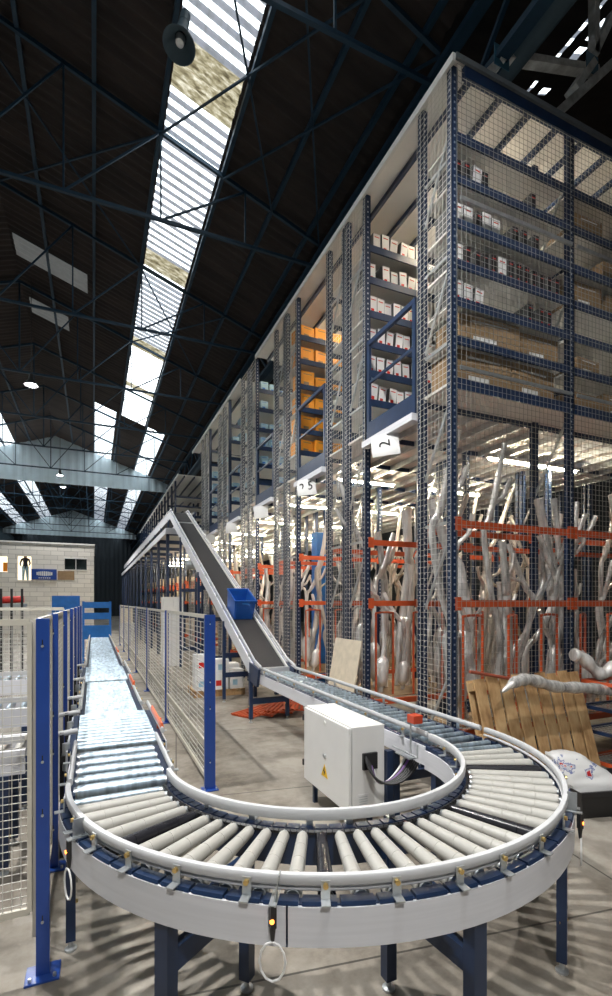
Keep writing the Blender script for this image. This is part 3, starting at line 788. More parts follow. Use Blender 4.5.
# roof panels of the racking with a white edge
mat('end_trim', (.16, .18, .20), .45, .3)
def top_roof(y0, y1, lb):
    t = thing('rack_roof', lb, 'canopy', (6.5, (y0 + y1) / 2, TOP), 'white panels roofing the racking')
    MB().box(XF - .04, 9.4, y0, y1, TOP - .03, TOP).build('roof_panel', 'panel_white', t)
    MB().box(XF - .08, XF - .04, y0 - .03, y1, TOP - .07, TOP + .02).build('edge_trim', 'white_paint', t)
    if y0 < 5:
        MB().box(XF - .04, 9.4, y0 - .05, y0 - .02, TOP - .04, TOP + .02).build('edge_trim', 'end_trim', t)
        MB().box(XF + .1, 9.4, y0 - .02, y0 + .03, TOP - .17, TOP - .04).build('channel', 'navy', t)
    n = int((y1 - y0) / .66)
    for k in range(13):
        x = XF + .25 + .47 * k
        MB().box(x - .025, x + .025, y0 + .05, y1 - .02, TOP - .10, TOP - .03).build('joist', 'navy', t)
    return t
top_roof(4.30, 11.45, 'white panel roof over the near half of the racking')
top_roof(12.85, 19.8, 'white panel roof over the racking past the open gap')
top_roof(23.5, ylast, 'white panel roof over the farthest racking')
# fluorescent tubes
def batten(x0, x1, y, z, lb, grp):
    t = thing('batten_light', lb, 'light', ((x0 + x1) / 2, y, z), grp)
    MB().box(x0, x1, y - .04, y + .04, z, z + .05).build('housing', 'white_paint', t)
    MB().tube([(x0 + .05, y, z - .02), (x1 - .05, y, z - .02)], .02, 8).build('tube', 'tube_light', t, smooth=True)
ais = [(rows[i][1], rows[i + 1][0]) for i in range(len(rows) - 1)]
for i, (a, c) in enumerate(ais[:11]):
    y = (a + c) / 2
    for j, (x0, x1) in enumerate(((4.2, 5.5), (6.3, 7.7)) if i else ((5.8, 7.9),)):
        batten(x0, x1, y + (.45 if i == 0 else 0), DK - .14 - .03, 'bright fluorescent batten under the upper floor in the %s aisle, %s' % (ORD[i + 1], ('the left of two', 'the right of two')[j] if i else 'standing alone'), 'fluorescent battens under the upper floor')
    if i < 5: batten(4.8, 6.4, y, TOP - .15, 'fluorescent batten under the rack roof in the %s aisle' % ORD[i + 1], 'fluorescent battens under the rack roof')
# gates, sill beams and hanging number sheets in the aisle mouths
def gate(i, a, c, label):
    t = thing('aisle_gate', label, 'gate', (XF, (a + c) / 2, DK), 'gates closing the upper aisles')
    ya, yb = a + .05, c - .05; x = XF - .03
    MB().box(x - .02, x + .02, ya, yb, DK - .16, DK + .10).build('sill_beam', 'navy', t)
    MB().box(x - .09, x + .02, ya - .03, yb + .03, DK - .26, DK - .17).build('sill_channel', 'fascia', t)
    for y in (ya + .03, yb - .03): MB().box(x - .02, x + .02, y - .03, y + .03, DK + .10, DK + 1.25).build('gate_post', 'navy', t)
    MB().bar((x, ya, DK + 1.25), (x, yb, DK + 1.25), .05, .06).build('top_rail', 'navy', t)
    MB().bar((x, ya, DK + .68), (x, yb, DK + .68), .03, .035).build('mid_rail', 'navy', t)
    ym = a + .62 if i == 0 else (a + c) / 2
    s_ = tag(MB().box(0, 0, 0, 0, 0, 0).build('number_sheet', 'paper', origin=(0, 0, 0)), ('white numbered' if i < 2 else 'blank-looking white') + ' sheet hanging under the sill of the %s aisle gate' % ORD[i + 1], 'sign', 'numbered sheets under the gates')
    me = s_.data; me.clear_geometry()
    # curled sheet
    vs = []; n = 6
    for k in range(n + 1):
        z = -.34 * k / n; cu = -.05 * math.sin(k / n * 2.2)
        vs += [(cu, -.19, z), (cu - .02 * k / n, .19, z * .86)]
    V = vs + [(p[0] + .004, p[1], p[2]) for p in vs]; m_ = len(vs)
    fs = [(2 * k, 2 * k + 1, 2 * k + 3, 2 * k + 2) for k in range(n)]; fs += [tuple(q + m_ for q in f[::-1]) for f in fs]
    me.from_pydata(V, [], fs); me.update(); me.materials.append(MATS['paper']) if not me.materials else None
    s_.location = (x - .095, ym, DK - .24); s_.rotation_euler = (math.radians(-8), 0, math.radians(38)); WO[s_.name] = Vector((0, 0, 0))
    if i > 1: return t
    fc = bpy.data.curves.new('number', 'FONT'); fc.body = ('2', '2 5')[i]; fc.size = .22; fc.extrude = .001; fc.align_x = 'CENTER'; fc.materials.append(MATS['black'])
    fo = bpy.data.objects.new('number', fc); COL.objects.link(fo); bpy.context.view_layer.update()
    mm = bpy.data.meshes.new_from_object(fo.evaluated_get(bpy.context.evaluated_depsgraph_get())); bpy.data.objects.remove(fo); fo = bpy.data.objects.new('number', mm); COL.objects.link(fo); fo.parent = s_; fo.rotation_euler = (Matrix.Rotation(-PI / 2, 3, 'Z') @ Matrix.Rotation(PI / 2, 3, 'X') @ Matrix.Rotation(PI / 2 * (i == 0), 3, 'Z')).to_euler(); fo.location = (-.056, -.07 * (i == 0), -.23 + .07 * (i == 0))
    return t
for i, (a, c) in enumerate(ais[:5]):
    gate(i, a, c, 'dark blue tubular gate across the mouth of the %s upper aisle' % ORD[i + 1])

hr = thing('handrail', 'dark blue handrail on the upper floor edge beside the head of the incline', 'handrail', (XF, 21, DK))
for y in (19.6, 20.7, 21.8, 22.9): MB().box(XF - .025, XF + .025, y - .025, y + .025, DK, DK + 1.1).build('post', 'navy', hr)
for z in (.55, 1.1): MB().box(XF - .02, XF + .02, 19.6, 22.9, DK + z - .02, DK + z + .02).build('rail', 'galv', hr)
# ------------------------------------------------------------------ goods on the upper shelves
def box_file_mesh(name, w, h, d, m, mark, mk='red'):
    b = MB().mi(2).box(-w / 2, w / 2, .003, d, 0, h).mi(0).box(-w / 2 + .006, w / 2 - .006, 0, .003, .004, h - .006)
    if mark: b.mi(1).box(-w * .28, w * .1, -.002, 0, h * .12, h * .30); b.box(-w * .3, w * .3, -.002, 0, h * .78, h * .83)
    return b
def proto(name, w, h, d, m, mark=True, mk='red'):
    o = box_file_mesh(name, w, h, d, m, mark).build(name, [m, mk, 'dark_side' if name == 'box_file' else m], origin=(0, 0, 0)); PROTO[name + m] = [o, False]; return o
PROTO = {}
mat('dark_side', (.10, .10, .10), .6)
white_file = proto('box_file', .135, .27, .32, 'paper')
black_file = proto('box_file', .085, .27, .32, 'black')
orange_carton = proto('carton', .30, .27, .40, 'orange_box', True, 'cardboard')
blue_pack = proto('bottle_pack', .20, .22, .3, 'pale_blue', True, 'bright_blue')
brown_carton = proto('carton', .56, .34, .45, 'cardboard', True, 'paper')
USED = set()
def place(p, loc, rot, label, cat, group, scale=None):
    if p.name in USED: o = dup(p, loc, (0, rot[0], rot[1]), scale)
    else:
        o = p; USED.add(p.name); o.location = loc; o.rotation_euler = (0, rot[0], rot[1])
        if scale: o.scale = scale
    tag(o, label, cat, group); return o
lvn = {0: 'floor level', 1: 'second shelf up', 2: 'third shelf up', 3: 'fourth shelf up', 4: 'fifth shelf up', 5: 'sixth shelf up', 6: 'topmost shelf'}
levels = [DK] + LV
rnd = random.Random(3)
# rack two seen through the first gate: white box files
for L, z in enumerate(levels):
    n = 0; x = XF + .13
    while x < 5.45:
        if rnd.random() < .10: x += .09; continue
        n += 1; lean = rnd.choice([0, 0, 0, 0, .10, -.04]); s_ = rnd.uniform(.88, 1.08)
        place(white_file, (x, rows[1][0] + .06 + rnd.uniform(0, .05), z), (lean, rnd.uniform(-.06, .06)),
              'white box file, %s from left on the %s behind the first gate' % (ORD[n], lvn[L]), 'box file', 'white box files behind the first gate', (1, 1, s_))
        x += .142 + abs(lean) * .25
        if n > 11: break
# orange cartons on rack three
for L, z in enumerate(levels):
    n = 0; x = XF + .22
    while x < 5.4:
        if rnd.random() < (.12 if L else .6): x += .32; continue
        n += 1
        place(orange_carton, (x, rows[2][0] + .06 + rnd.uniform(0, .06), z), (0, rnd.uniform(-.15, .15)),
              'orange-yellow carton, %s from the left on the %s behind the second gate' % (ORD[n], lvn[L]), 'carton', 'orange cartons behind the second gate', (1, 1, rnd.uniform(.8, 1.15)))
        x += .33
# blue packs on racks four to six
for ri in (3, 4, 5):
    for L, z in enumerate(levels):
        n = 0; x = XF + .2
        while x < 5.3:
            if rnd.random() < .3: x += .24; continue
            n += 1
            place(blue_pack, (x, rows[ri][0] + .06, z), (0, rnd.uniform(-.1, .1)),
                  'pale blue pack, %s from left on the %s behind the %s gate' % (ORD[n], lvn[L], ORD[ri]), 'pack', 'pale blue packs on the far racks', (1, 1, rnd.uniform(.6, 1.3)))
            x += .23
# nearest rack: files at the end, black files, large cardboard
for L, cnt, kinds in ((2, 3, 'www'), (3, 13, 'wbbbbwbbbbbbb'), (4, 5, 'wwbww'), (5, 4, 'bbwb')):
    x = XF + .12
    for q in range(cnt):
        m_ = black_file if kinds[q] == 'b' else white_file
        place(m_, (x, rows[0][0] + .08, levels[L]), (.12 if q == 2 else 0, 0),
              '%s box file, %s from the corner post, %s of nearest rack' % ('black' if m_ is black_file else 'white', ORD[q + 1], lvn[L]), 'box file', 'box files at the corner of the nearest rack', (1, 1, rnd.uniform(.85, 1.05)))
        x += .145 if m_ is white_file else .13
for n, (x, L) in enumerate(((4.95, 2), (5.15, 2), (5.27, 2), (5.0, 5), (4.7, 4), (4.85, 4), (5.05, 4))):
    place(black_file, (x, rows[0][0] + .08, levels[L]), (0, 0), 'black box file mid-shelf on the %s of the nearest rack, %s from left' % (lvn[L], ORD[n + 1]), 'box file', 'loose black files on the nearest rack')
for n, (x, L, sx, sz) in enumerate(((4.2, 0, 1.45, 1.2), (5.0, 0, 1.3, 1.2), (4.3, 1, 1.6, 1.0), (5.1, 1, 1.1, .9), (5.95, 0, 1.1, .7), (6.6, 0, 1.1, .9), (5.95, 3, 1.0, .95), (6.7, 3, 1.2, .9), (6.0, 5, .9, .8), (6.6, 4, 1.2, .8), (7.2, 1, 1, .9), (6.0, 1, .8, .6), (7.0, 5, 1, .9))):
    place(brown_carton, (x, rows[0][0] + .08, levels[L] if L != 1 or x > 4.9 else LV[0] + .0), (0, rnd.uniform(-.05, .05)),
          'large brown carton, %s shelf load on the %s of the nearest rack' % (ORD[n + 1], lvn[L]), 'carton', 'brown cartons on the nearest rack', (sx, 1, sz))

# ------------------------------------------------------------------ wrapped exhaust pipes on the lower level
def smooth_path(pts, n=5):
    P = [Vector(p) for p in pts]; out = []
    for i in range(len(P) - 1):
        p0 = P[max(i - 1, 0)]; p1 = P[i]; p2 = P[i + 1]; p3 = P[min(i + 2, len(P) - 1)]
        for k in range(n):
            t = k / n
            out.append(.5 * ((2 * p1) + (p2 - p0) * t + (2 * p0 - 5 * p1 + 4 * p2 - p3) * t * t + (3 * p1 - p0 - 3 * p2 + p3) * t ** 3))
    out.append(P[-1]); return out
def pipe_proto(kind, m, seed):
    r = random.Random(seed); H = 2.0 + r.random() * .7
    t = thing('exhaust_pipe', 'x', 'exhaust pipe', (0, 0, 0)); WO[t.name] = Vector((0, 0, 0))
    a1 = r.uniform(-.10, .10); a2 = r.choice([-1, 1]) * r.uniform(.12, .32); a3 = a2 - math.copysign(1, a2) * r.uniform(.10, .40)
    zz = [0, .30 + r.uniform(-.05, .05), .38 + r.uniform(.0, .08), .66, .74, 1.0]
    pts = [(0, 0, 0), (a1, .02, H * zz[1]), (a1 + (a2 - a1) * .5, .03, H * zz[2]), (a2, .02, H * zz[3]), (a2 + (a3 - a2) * .35, 0, H * zz[4]), (a3, -.03, H)]
    pth = smooth_path(pts, 5)
    L_ = len(pth)
    rad = [.032 + .003 * math.sin(k * 2.3 + seed) if kind == 0 else (.034 + .004 * math.sin(k * 1.9) if kind == 1 else .046 + .026 * math.sin(PI * (k / L_) ** .8) + .005 * math.sin(k * 2.1)) for k in range(L_)]
    MB().tube(pth, rad, 10).build('tail_pipe', m, t, smooth=True)
    if kind == 1:
        a, c = ((pth[10], pth[15]), (pth[1], pth[5]), (pth[20], pth[24]))[seed % 3]
        d = (c - a).normalized()
        mf = MB().tube([a, a + d * .05, a + d * .12, c - d * .12, c - d * .05, c], [.035, .075, .095, .095, .075, .035], 12).build('muffler', m, t, smooth=True)
    # second thinner pipe end, hooked
    q = pth[-8]; pts2 = [q, q + Vector((.08, .02, .18)), q + Vector((.22, .02, .28)), q + Vector((.30, 0, .48))]
    MB().tube(smooth_path(pts2, 4), .026, 8).build('branch_pipe', m, t, smooth=True)
    return t
protos = [pipe_proto(k % 3, ('wrapped_silver', 'wrapped_white', 'wrapped_silver', 'wrapped_brown', 'wrapped_silver', 'wrapped_white', 'wrapped_silver')[k], k * 5 + 2) for k in range(7)]
PUSED = set(); looks = ['slim silver', 'pale film-wrapped', 'thick silver', 'brownish', 'silver muffler-bodied', 'white film-wrapped', 'straight grey']
def put_pipe(k, loc, rot, sc, label, grp):
    p = protos[k]
    if k in PUSED: o = dup(p, loc, rot, sc)
    else: PUSED.add(k); o = p; o.location = loc; o.rotation_euler = rot; o.scale = sc
    tag(o, label, 'exhaust pipe', grp)
rnd = random.Random(11)
place_words = ['in the nearest rack', 'in the second rack', 'in the third rack', 'in the fourth rack', 'in the fifth rack', 'in the sixth rack', 'in the seventh rack']
spec = [(0, 3.95, 8.0, 26), (1, 3.9, 8.0, 27), (2, 3.9, 7.0, 22), (3, 3.9, 6.4, 15), (4, 3.9, 5.4, 9), (5, 3.9, 5.4, 8), (6, 3.9, 5.4, 7)]
for i, xa, xb, n in spec:
    for q in range(n):
        x = xa + (xb - xa) * (q + .5) / n
        y = rows[i][0] + (.30 + rnd.uniform(-.12, .14) if i == 0 else .30 + rnd.uniform(-.15, .75))
        k = rnd.randrange(7)
        s_ = rnd.uniform(.95, 1.35)
        low = (q % 3 == 1)
        z0 = LOW[0] + .08
        put_pipe(k, (x, y, z0), (rnd.uniform(-.06, .06), rnd.uniform(-.24, .24) if i == 0 else rnd.uniform(-.15, .15), rnd.choice([0, PI]) + rnd.uniform(-.5, .5)), (s_, s_ * .8, s_ * rnd.uniform(.9, 1.08) * (.72 if low else 1)),
                 '%s exhaust pipe standing %s, %s from its aisle end' % (looks[k], place_words[i], ORD[min(q + 1, 29)]), 'exhaust pipes standing ' + place_words[i])
fill_box = proto('fill_carton', .5, .55, .7, 'board', True, 'cardboard'); fill_box.name = 'carton'  # pale cartons added to reflect light and brighten the far lower racks
rnd = random.Random(21)
for i in range(6, len(rows)):
    for L, z in enumerate((LOW[0] + .08, LOW[1] + .045, LOW[2] + .045)):
        for q in range(3):
            if rnd.random() < .25: continue
            place(fill_box, (4.02 + q * .58, rows[i][0] + .05, z), (0, rnd.uniform(-.06, .06)), 'added pale carton, %s from the aisle end, %s lower level of the %s rack' % (ORD[q + 1], ('bottom', 'middle', 'top')[L], ORD[i + 1]),
                  'carton', 'pale cartons added to brighten the far lower racks', (1, 1, rnd.uniform(.6, 1.3)))
    for z in LOW[1:]: MB().box(XC[0] + .05, XC[1] - .05, rows[i][0] + .05, rows[i][1] - .05, z + .02, z + .04).build('shelf', 'panel_white', racks[i])
# orange divider hoops standing on the lower decking
def hoop(x, y, z, w, h, lb, rot=0):
    b = MB(); c, s = math.cos(rot) * w / 2, math.sin(rot) * w / 2
    b.tube(smooth_path([(x - c, y - s, z), (x - c, y - s, z + h * .5), (x - c, y - s, z + h * .94), (x - c * .85, y - s * .85, z + h), (x + c * .85, y + s * .85, z + h), (x + c, y + s, z + h * .94), (x + c, y + s, z + h * .5), (x + c, y + s, z)], 3), .016, 8)
    tag(b.build('divider_hoop', 'orange', smooth=True), lb, 'divider', 'orange divider hoops in the lower racks')
for i in range(5):
    for q in range(5 if i < 2 else 3):
        hoop(XF + .35 + q * .62, rows[i][0] + .10, LOW[0] + .075, .34, 1.25, 'orange tube divider hoop %s, %s from the aisle end' % (place_words[i], ORD[q + 1]), .5 if q % 2 else .15)
# blue wrapped post/tarpaulin seen behind in the third rack
tag(MB().box(4.85, 5.2, 10.5, 10.8, 0, 3.7).build('blue_sheet_roll', 'bright_blue'), 'tall bright blue wrapped load standing in the third aisle behind the second gate', 'wrapped load')

# ------------------------------------------------------------------ goods on the floor
def pallet_lean():
    t = thing('wooden_pallet', 'large pine pallet leaning upright against the nearest rack mesh', 'pallet', (4.5, 4.0, 0))
    H = 1.22; Yb, Yt = 3.86, 4.20; dn = Vector((0, -(1.0), (Yt - Yb) / H)).normalized(); upv = Vector((0, Yt - Yb, H)).normalized(); X = Vector((1, 0, 0))
    def bd(x0, x1, s0, s1, d0, d1, name):
        o = Vector((0, Yb, 0)); P = []
        for d in (d0, d1):
            for (x, s_) in ((x0, s0), (x1, s0), (x1, s1), (x0, s1)): P.append(o + X * x + upv * s_ + dn * d)
        return MB().add(P, [(3, 2, 1, 0), (4, 5, 6, 7), (0, 1, 5, 4), (1, 2, 6, 5), (2, 3, 7, 6), (3, 0, 4, 7)]).build(name, 'pallet_wood', t, bevel=.003)
    n = 9; x0, x1 = 3.72, 5.36; w = (x1 - x0) / n
    for k in range(n):
        g_ = .032 + (.01 if k % 3 == 0 else 0)
        bd(x0 + k * w + g_ / 2, x0 + (k + 1) * w - g_ / 2, 0, H + (.02 if k % 2 else 0), .10, .122, 'board')
    for s_ in (.03, .56, 1.10): bd(x0, x1, s_, s_ + .09, .03, .10, 'bearer')
    for k in (0, n - 1): bd(x0 + k * w, x0 + (k + .8) * w, 0, H, .005, .03, 'board')
pallet_lean()
# plywood board leaning by the second rack
b = MB(); b.prism([(3.36, 6.28, 0), (3.36, 7.12, 0), (3.62, 7.10, 1.46), (3.62, 6.26, 1.46)], (.018, 0, 0))
tag(b.build('plywood_board', 'board'), 'pale speckled board leaning against the second rack behind the right conveyor', 'board')
# long wrapped pipe laid across the pallet
t = thing('exhaust_pipe', 'long silver film-wrapped pipe lying across the leaning pallet towards the right edge', 'exhaust pipe', (4.9, 3.8, .8))
pth = smooth_path([(3.78, 3.72, 1.13), (3.98, 3.73, 1.22), (4.2, 3.74, 1.225), (4.6, 3.76, 1.12), (5.1, 3.78, 1.07), (5.7, 3.8, .98), (6.5, 3.8, .92)], 7)
MB().tube(pth, [min(.062, .010 + k * .007) + .007 * math.sin(k * 1.3) * min(1, k / 5) for k in range(len(pth))], 12).build('wrapped_tube', 'wrapped_silver', t, smooth=True)
t = thing('exhaust_pipe', 'thick white wrapped elbow pipe resting above the trolley at the right edge', 'exhaust pipe', (5.6, 3.95, 1.1))
pth = smooth_path([(5.30, 4.1, 1.40), (5.42, 4.08, 1.38), (5.58, 4.04, 1.22), (5.70, 4.0, 1.16), (5.9, 3.98, 1.26), (6.3, 3.97, 1.30)], 5)
MB().tube(pth, [.07 + .012 * math.sin(k * 1.1) for k in range(len(pth))], 14).build('wrapped_tube', 'wrapped_white', t, smooth=True)
tag(MB().tube([(3.66, 4.05, 1.30), (4.7, 4.02, 1.10)], .018, 8).build('steel_rod', 'rust_red'), 'thin dark rod lying along the top of the leaning pallet', 'rod')
# wire trolley
tr = thing('wire_trolley', 'dark steel mesh trolley at the right edge beside the leaning pallet', 'trolley', (5.9, 3.85, 0))
b = MB()
for (x, y) in ((5.45, 3.6), (6.6, 3.6), (5.45, 4.1), (6.6, 4.1)): MB().tube([(x, y, .08), (x, y, 1.1)], .016, 8).build('frame_post', 'navy', tr); MB().tube([(x - .015, y, .05), (x + .015, y, .05)], .05, 12).build('caster', 'black', tr, smooth=True)
for z in (.15, .5, .78, 1.08):
    b = MB()
    for y in (3.6, 4.1): b.bar((5.45, y, z), (6.6, y, z), .03, .04)
    for x in (5.45, 6.6): b.bar((x, 3.6, z), (x, 4.1, z), .03, .04)
    b.build('shelf_frame', 'orange' if z in (.15, 1.08) else 'navy', tr)
    if z < 1:
        b = MB()
        for k in range(20): b.bar((5.45 + k * .06, 3.6, z), (5.45 + k * .06, 4.1, z), .004, .004)
        for k in range(9): b.bar((5.45, 3.6 + k * .06, z), (6.6, 3.6 + k * .06, z), .004, .004)
        b.build('shelf_mesh', 'galv', tr)
# sack in a black crate
cr = thing('black_crate', 'black plastic crate on the floor beyond the curve, holding a printed sack', 'crate', (4.62, 3.28, 0)); WO[cr.name] = Vector((0, 0, 0))
b = MB(); trap(b, .36, .22, .42, .27, 0, .26, .015); b.build('crate_body', 'black', cr, bevel=.01)
b = MB(); b.box(-.43, .43, -.285, -.265, .22, .27); b.box(-.43, .43, .265, .285, .22, .27); b.build('crate_rim', 'black', cr)
cr.rotation_euler = (0, 0, -.25)
rs = random.Random(5); b = MB(); n = 18; m_ = 11; vs = []
for j in range(m_ + 1):
    v = j / m_; z = .18 + .36 * v
    for i in range(n):
        a = 2 * PI * i / n; w = (1 - .55 * v ** 1.6) * (1 if j else .9); rr = 1 + rs.uniform(-.07, .07)
        ex = .34 * w * (abs(math.cos(a)) ** .6) * (1 if math.cos(a) > 0 else -1) * rr; ey = .20 * w * (abs(math.sin(a)) ** .6) * (1 if math.sin(a) > 0 else -1) * rr
        vs.append((ex - .30 * v, ey + .05 * v, z + rs.uniform(-.012, .012)))
fs = [(j * n + i, j * n + (i + 1) % n, (j + 1) * n + (i + 1) % n, (j + 1) * n + i) for j in range(m_) for i in range(n)] + [tuple(range(n))[::-1], tuple(range(m_ * n, (m_ + 1) * n))]
b.add(vs, fs)
sk = b.build('printed_sack', 'paper', origin=(0, 0, 0), smooth=2)
nt = MATS['paper'].copy(); nt.name = 'sack_print'; MATS['sack_print'] = nt
def sack_mat():
    m, nt, bb = _nt('sack'); v = coords(nt)
    f = noise(nt, v, 5, 4, .6)
    c = ramp(nt, f, [(0, (.70, .70, .70)), (.56, (.75, .75, .75)), (.58, (.08, .12, .35)), (.62, (.75, .75, .75)), (.64, (.5, .02, .03)), (.72, (.45, .03, .03)), (.74, (.72, .72, .72))])
    nt.links.new(c, bb.inputs['Base Color']); bb.inputs['Roughness'].default_value = .3
    return m
sk.data.materials[0] = sack_mat(); sk.location = (4.55, 3.30, 0); sk.rotation_euler = (0, 0, -.25)
tag(sk, 'crumpled white plastic sack with red and blue print in the black crate', 'sack')
# orange slatted frames on the floor under the right conveyor
rs = random.Random(9)
for k in range(4):
    b = MB(); x, y = 2.75 + .24 * k, 8.55 - .06 * k; z = .012 + .035 * k
    for q in range(7): b.box(-.42, .42, -.24 + q * .08 - .022, -.24 + q * .08 + .022, .02, .04)
    b.box(-.40, -.36, -.26, .26, 0, .02); b.box(.36, .40, -.26, .26, 0, .02)
    o = b.build('slatted_frame', 'orange', origin=(0, 0, 0)); o.location = (x, y, z); o.rotation_euler = (0, -.03, .5 + k * .22)
    tag(o, 'orange slatted steel frame lying on the floor under the belt foot, %s from the left' % ORD[k + 1], 'steel frame', 'orange slatted frames on the floor')
# floor pallet with white cartons
fp = thing('wooden_pallet', 'flat wooden pallet under the incline carrying white cartons', 'pallet', (2.6, 10.8, 0))
for k in range(7): MB().box(1.95 + k * .165, 2.07 + k * .165, 10.4, 11.2, .12, .142).build('board', 'pallet_wood', fp)
for y in (10.42, 10.75, 11.08): MB().box(1.95, 3.06, y, y + .1, 0, .12).build('bearer', 'pallet_wood', fp)
for k, (x, y, z, w, h) in enumerate(((2.15, 10.6, .142, .34, .40), (2.52, 10.6, .142, .34, .34), (2.88, 10.6, .142, .3, .42), (2.15, 10.6, .545, .34, .36), (2.56, 10.62, .485, .3, .30), (2.3, 11.0, .142, .5, .6), (2.85, 11.0, .142, .4, .5))):
    b = MB().mi(0).box(x - w / 2, x + w / 2, y - .17, y + .17, z, z + h).mi(1).box(x - w * .3, x + w * .05, y - .172, y - .17, z + .08, z + .2)
    tag(b.build('carton', ['paper', 'red' if k % 2 else 'pale_blue']), 'white carton on the floor pallet under the incline, %s of its load' % ORD[k + 1], 'carton', 'white cartons on the floor pallet')
t = thing('steel_cabinet', 'tall pale grey cabinet standing beyond the right fence under the incline', 'cabinet', (2.35, 15.9, 0))
MB().box(2.0, 2.62, 15.9, 16.4, 0, 2.2).build('body', 'cabinet', t); MB().box(2.01, 2.30, 15.885, 15.9, .05, 2.15).build('door', 'cabinet', t); MB().box(2.32, 2.61, 15.885, 15.9, .05, 2.15).build('door', 'cabinet', t)

# ------------------------------------------------------------------ far end: blue barrier, office block, stillages
t = thing('barrier_frame', 'bright blue barrier of three horizontal boards at the far end of the left conveyor', 'barrier', (.1, 17.8, 0))
for z0, z1 in ((1.84, 2.04), (1.46, 1.68), (.80, 1.26)): MB().box(-.36, .54, 17.75, 17.8, z0, z1).build('board', 'bright_blue', t)
for x in (-.36, .47): MB().box(x, x + .07, 17.8, 17.87, 0, 2.06).build('post', 'bright_blue', t)
t = thing('blue_cabinet', 'bright blue cabinet rising above the left fence beside the barrier', 'cabinet', (-1.0, 18.5, 0))
MB().box(-1.3, -.45, 18.4, 18.9, 0, 2.25).build('body', 'bright_blue', t); MB().box(-1.28, -.47, 18.38, 18.4, 1.2, 2.22).build('door', 'bright_blue', t)
of = thing('office_block', 'two-storey pale blockwork office at the far left inside the hall', 'building', (-5, 38, 0))
OY = 36
def wall_holes():
    b = MB(); z0, z1 = 0, 5.85; xs = [(-9.8, -6.4), (-5.05, -4.5), (-3.72, -1.78), (-.45, .0)]
    for a, c in xs: b.box(a, c, OY, OY + .2, z0, z1)
    for (a, c, lo, hi) in ((-6.4, -5.05, 3.95, 4.95), (-4.5, -3.72, 3.45, 5.0), (-1.78, -.45, 4.18, 4.95)):
        b.box(a, c, OY, OY + .2, z0, lo); b.box(a, c, OY, OY + .2, hi, z1)
    b.box(-.2, 0, OY + .2, 44, 0, 5.85); return b
wall_holes().build('block_wall', 'blockwork', of)
MB().box(-9.8, .05, OY - .05, 44, 5.85, 5.95).build('flat_roof', 'white_paint', of)
MB().box(-1.78, -.45, OY + .08, OY + .11, 4.18, 4.95).build('window_pane', 'glass_dark', of)
b = MB(); b.box(-1.82, -.41, OY - .02, OY, 4.92, 4.98); b.box(-1.82, -.41, OY - .02, OY, 4.15, 4.2); b.box(-1.13, -1.09, OY, OY + .08, 4.2, 4.92); b.build('window_frame', 'white_paint', of)
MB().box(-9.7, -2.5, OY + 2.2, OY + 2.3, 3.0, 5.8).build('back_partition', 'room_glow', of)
MB().box(-9.7, -.3, OY + .2, OY + 2.2, 3.3, 3.4).build('upper_floor', 'cardboard', of)
MB().box(-5.6, -5.1, OY + 2.1, OY + 2.2, 4.1, 4.7).build('wall_poster', 'orange_box', of)
MB().box(-4.56, -3.66, OY - .03, OY, 3.38, 3.45).build('door_sill', 'white_paint', of)
b = MB().mi(0).box(-3.72, -2.25, OY - .06, OY, 3.50, 4.18).mi(1)
fc_b = b
# blurred lettering on the sign: a pale oval band of short strokes over a small underline
pts = []
for k in range(9):
    x = -3.42 + k * .105; h = .09 + .05 * math.sin(PI * k / 8); b.box(x, x + .075, OY - .066, OY - .06, 3.88 - h, 3.90 + h)
for k in range(6): b.box(-3.30 + k * .12, -3.22 + k * .12, OY - .066, OY - .06, 3.58, 3.64)
tag(b.build('office_sign', ['blue', 'white_paint']), 'blue sign with pale lettering on the office wall beside the doorway', 'sign')
tag(MB().box(-2.2, -1.2, OY - .02, OY, 3.5, 4.1).build('wall_board', 'cardboard'), 'pale brown board on the office wall right of the blue sign', 'board')
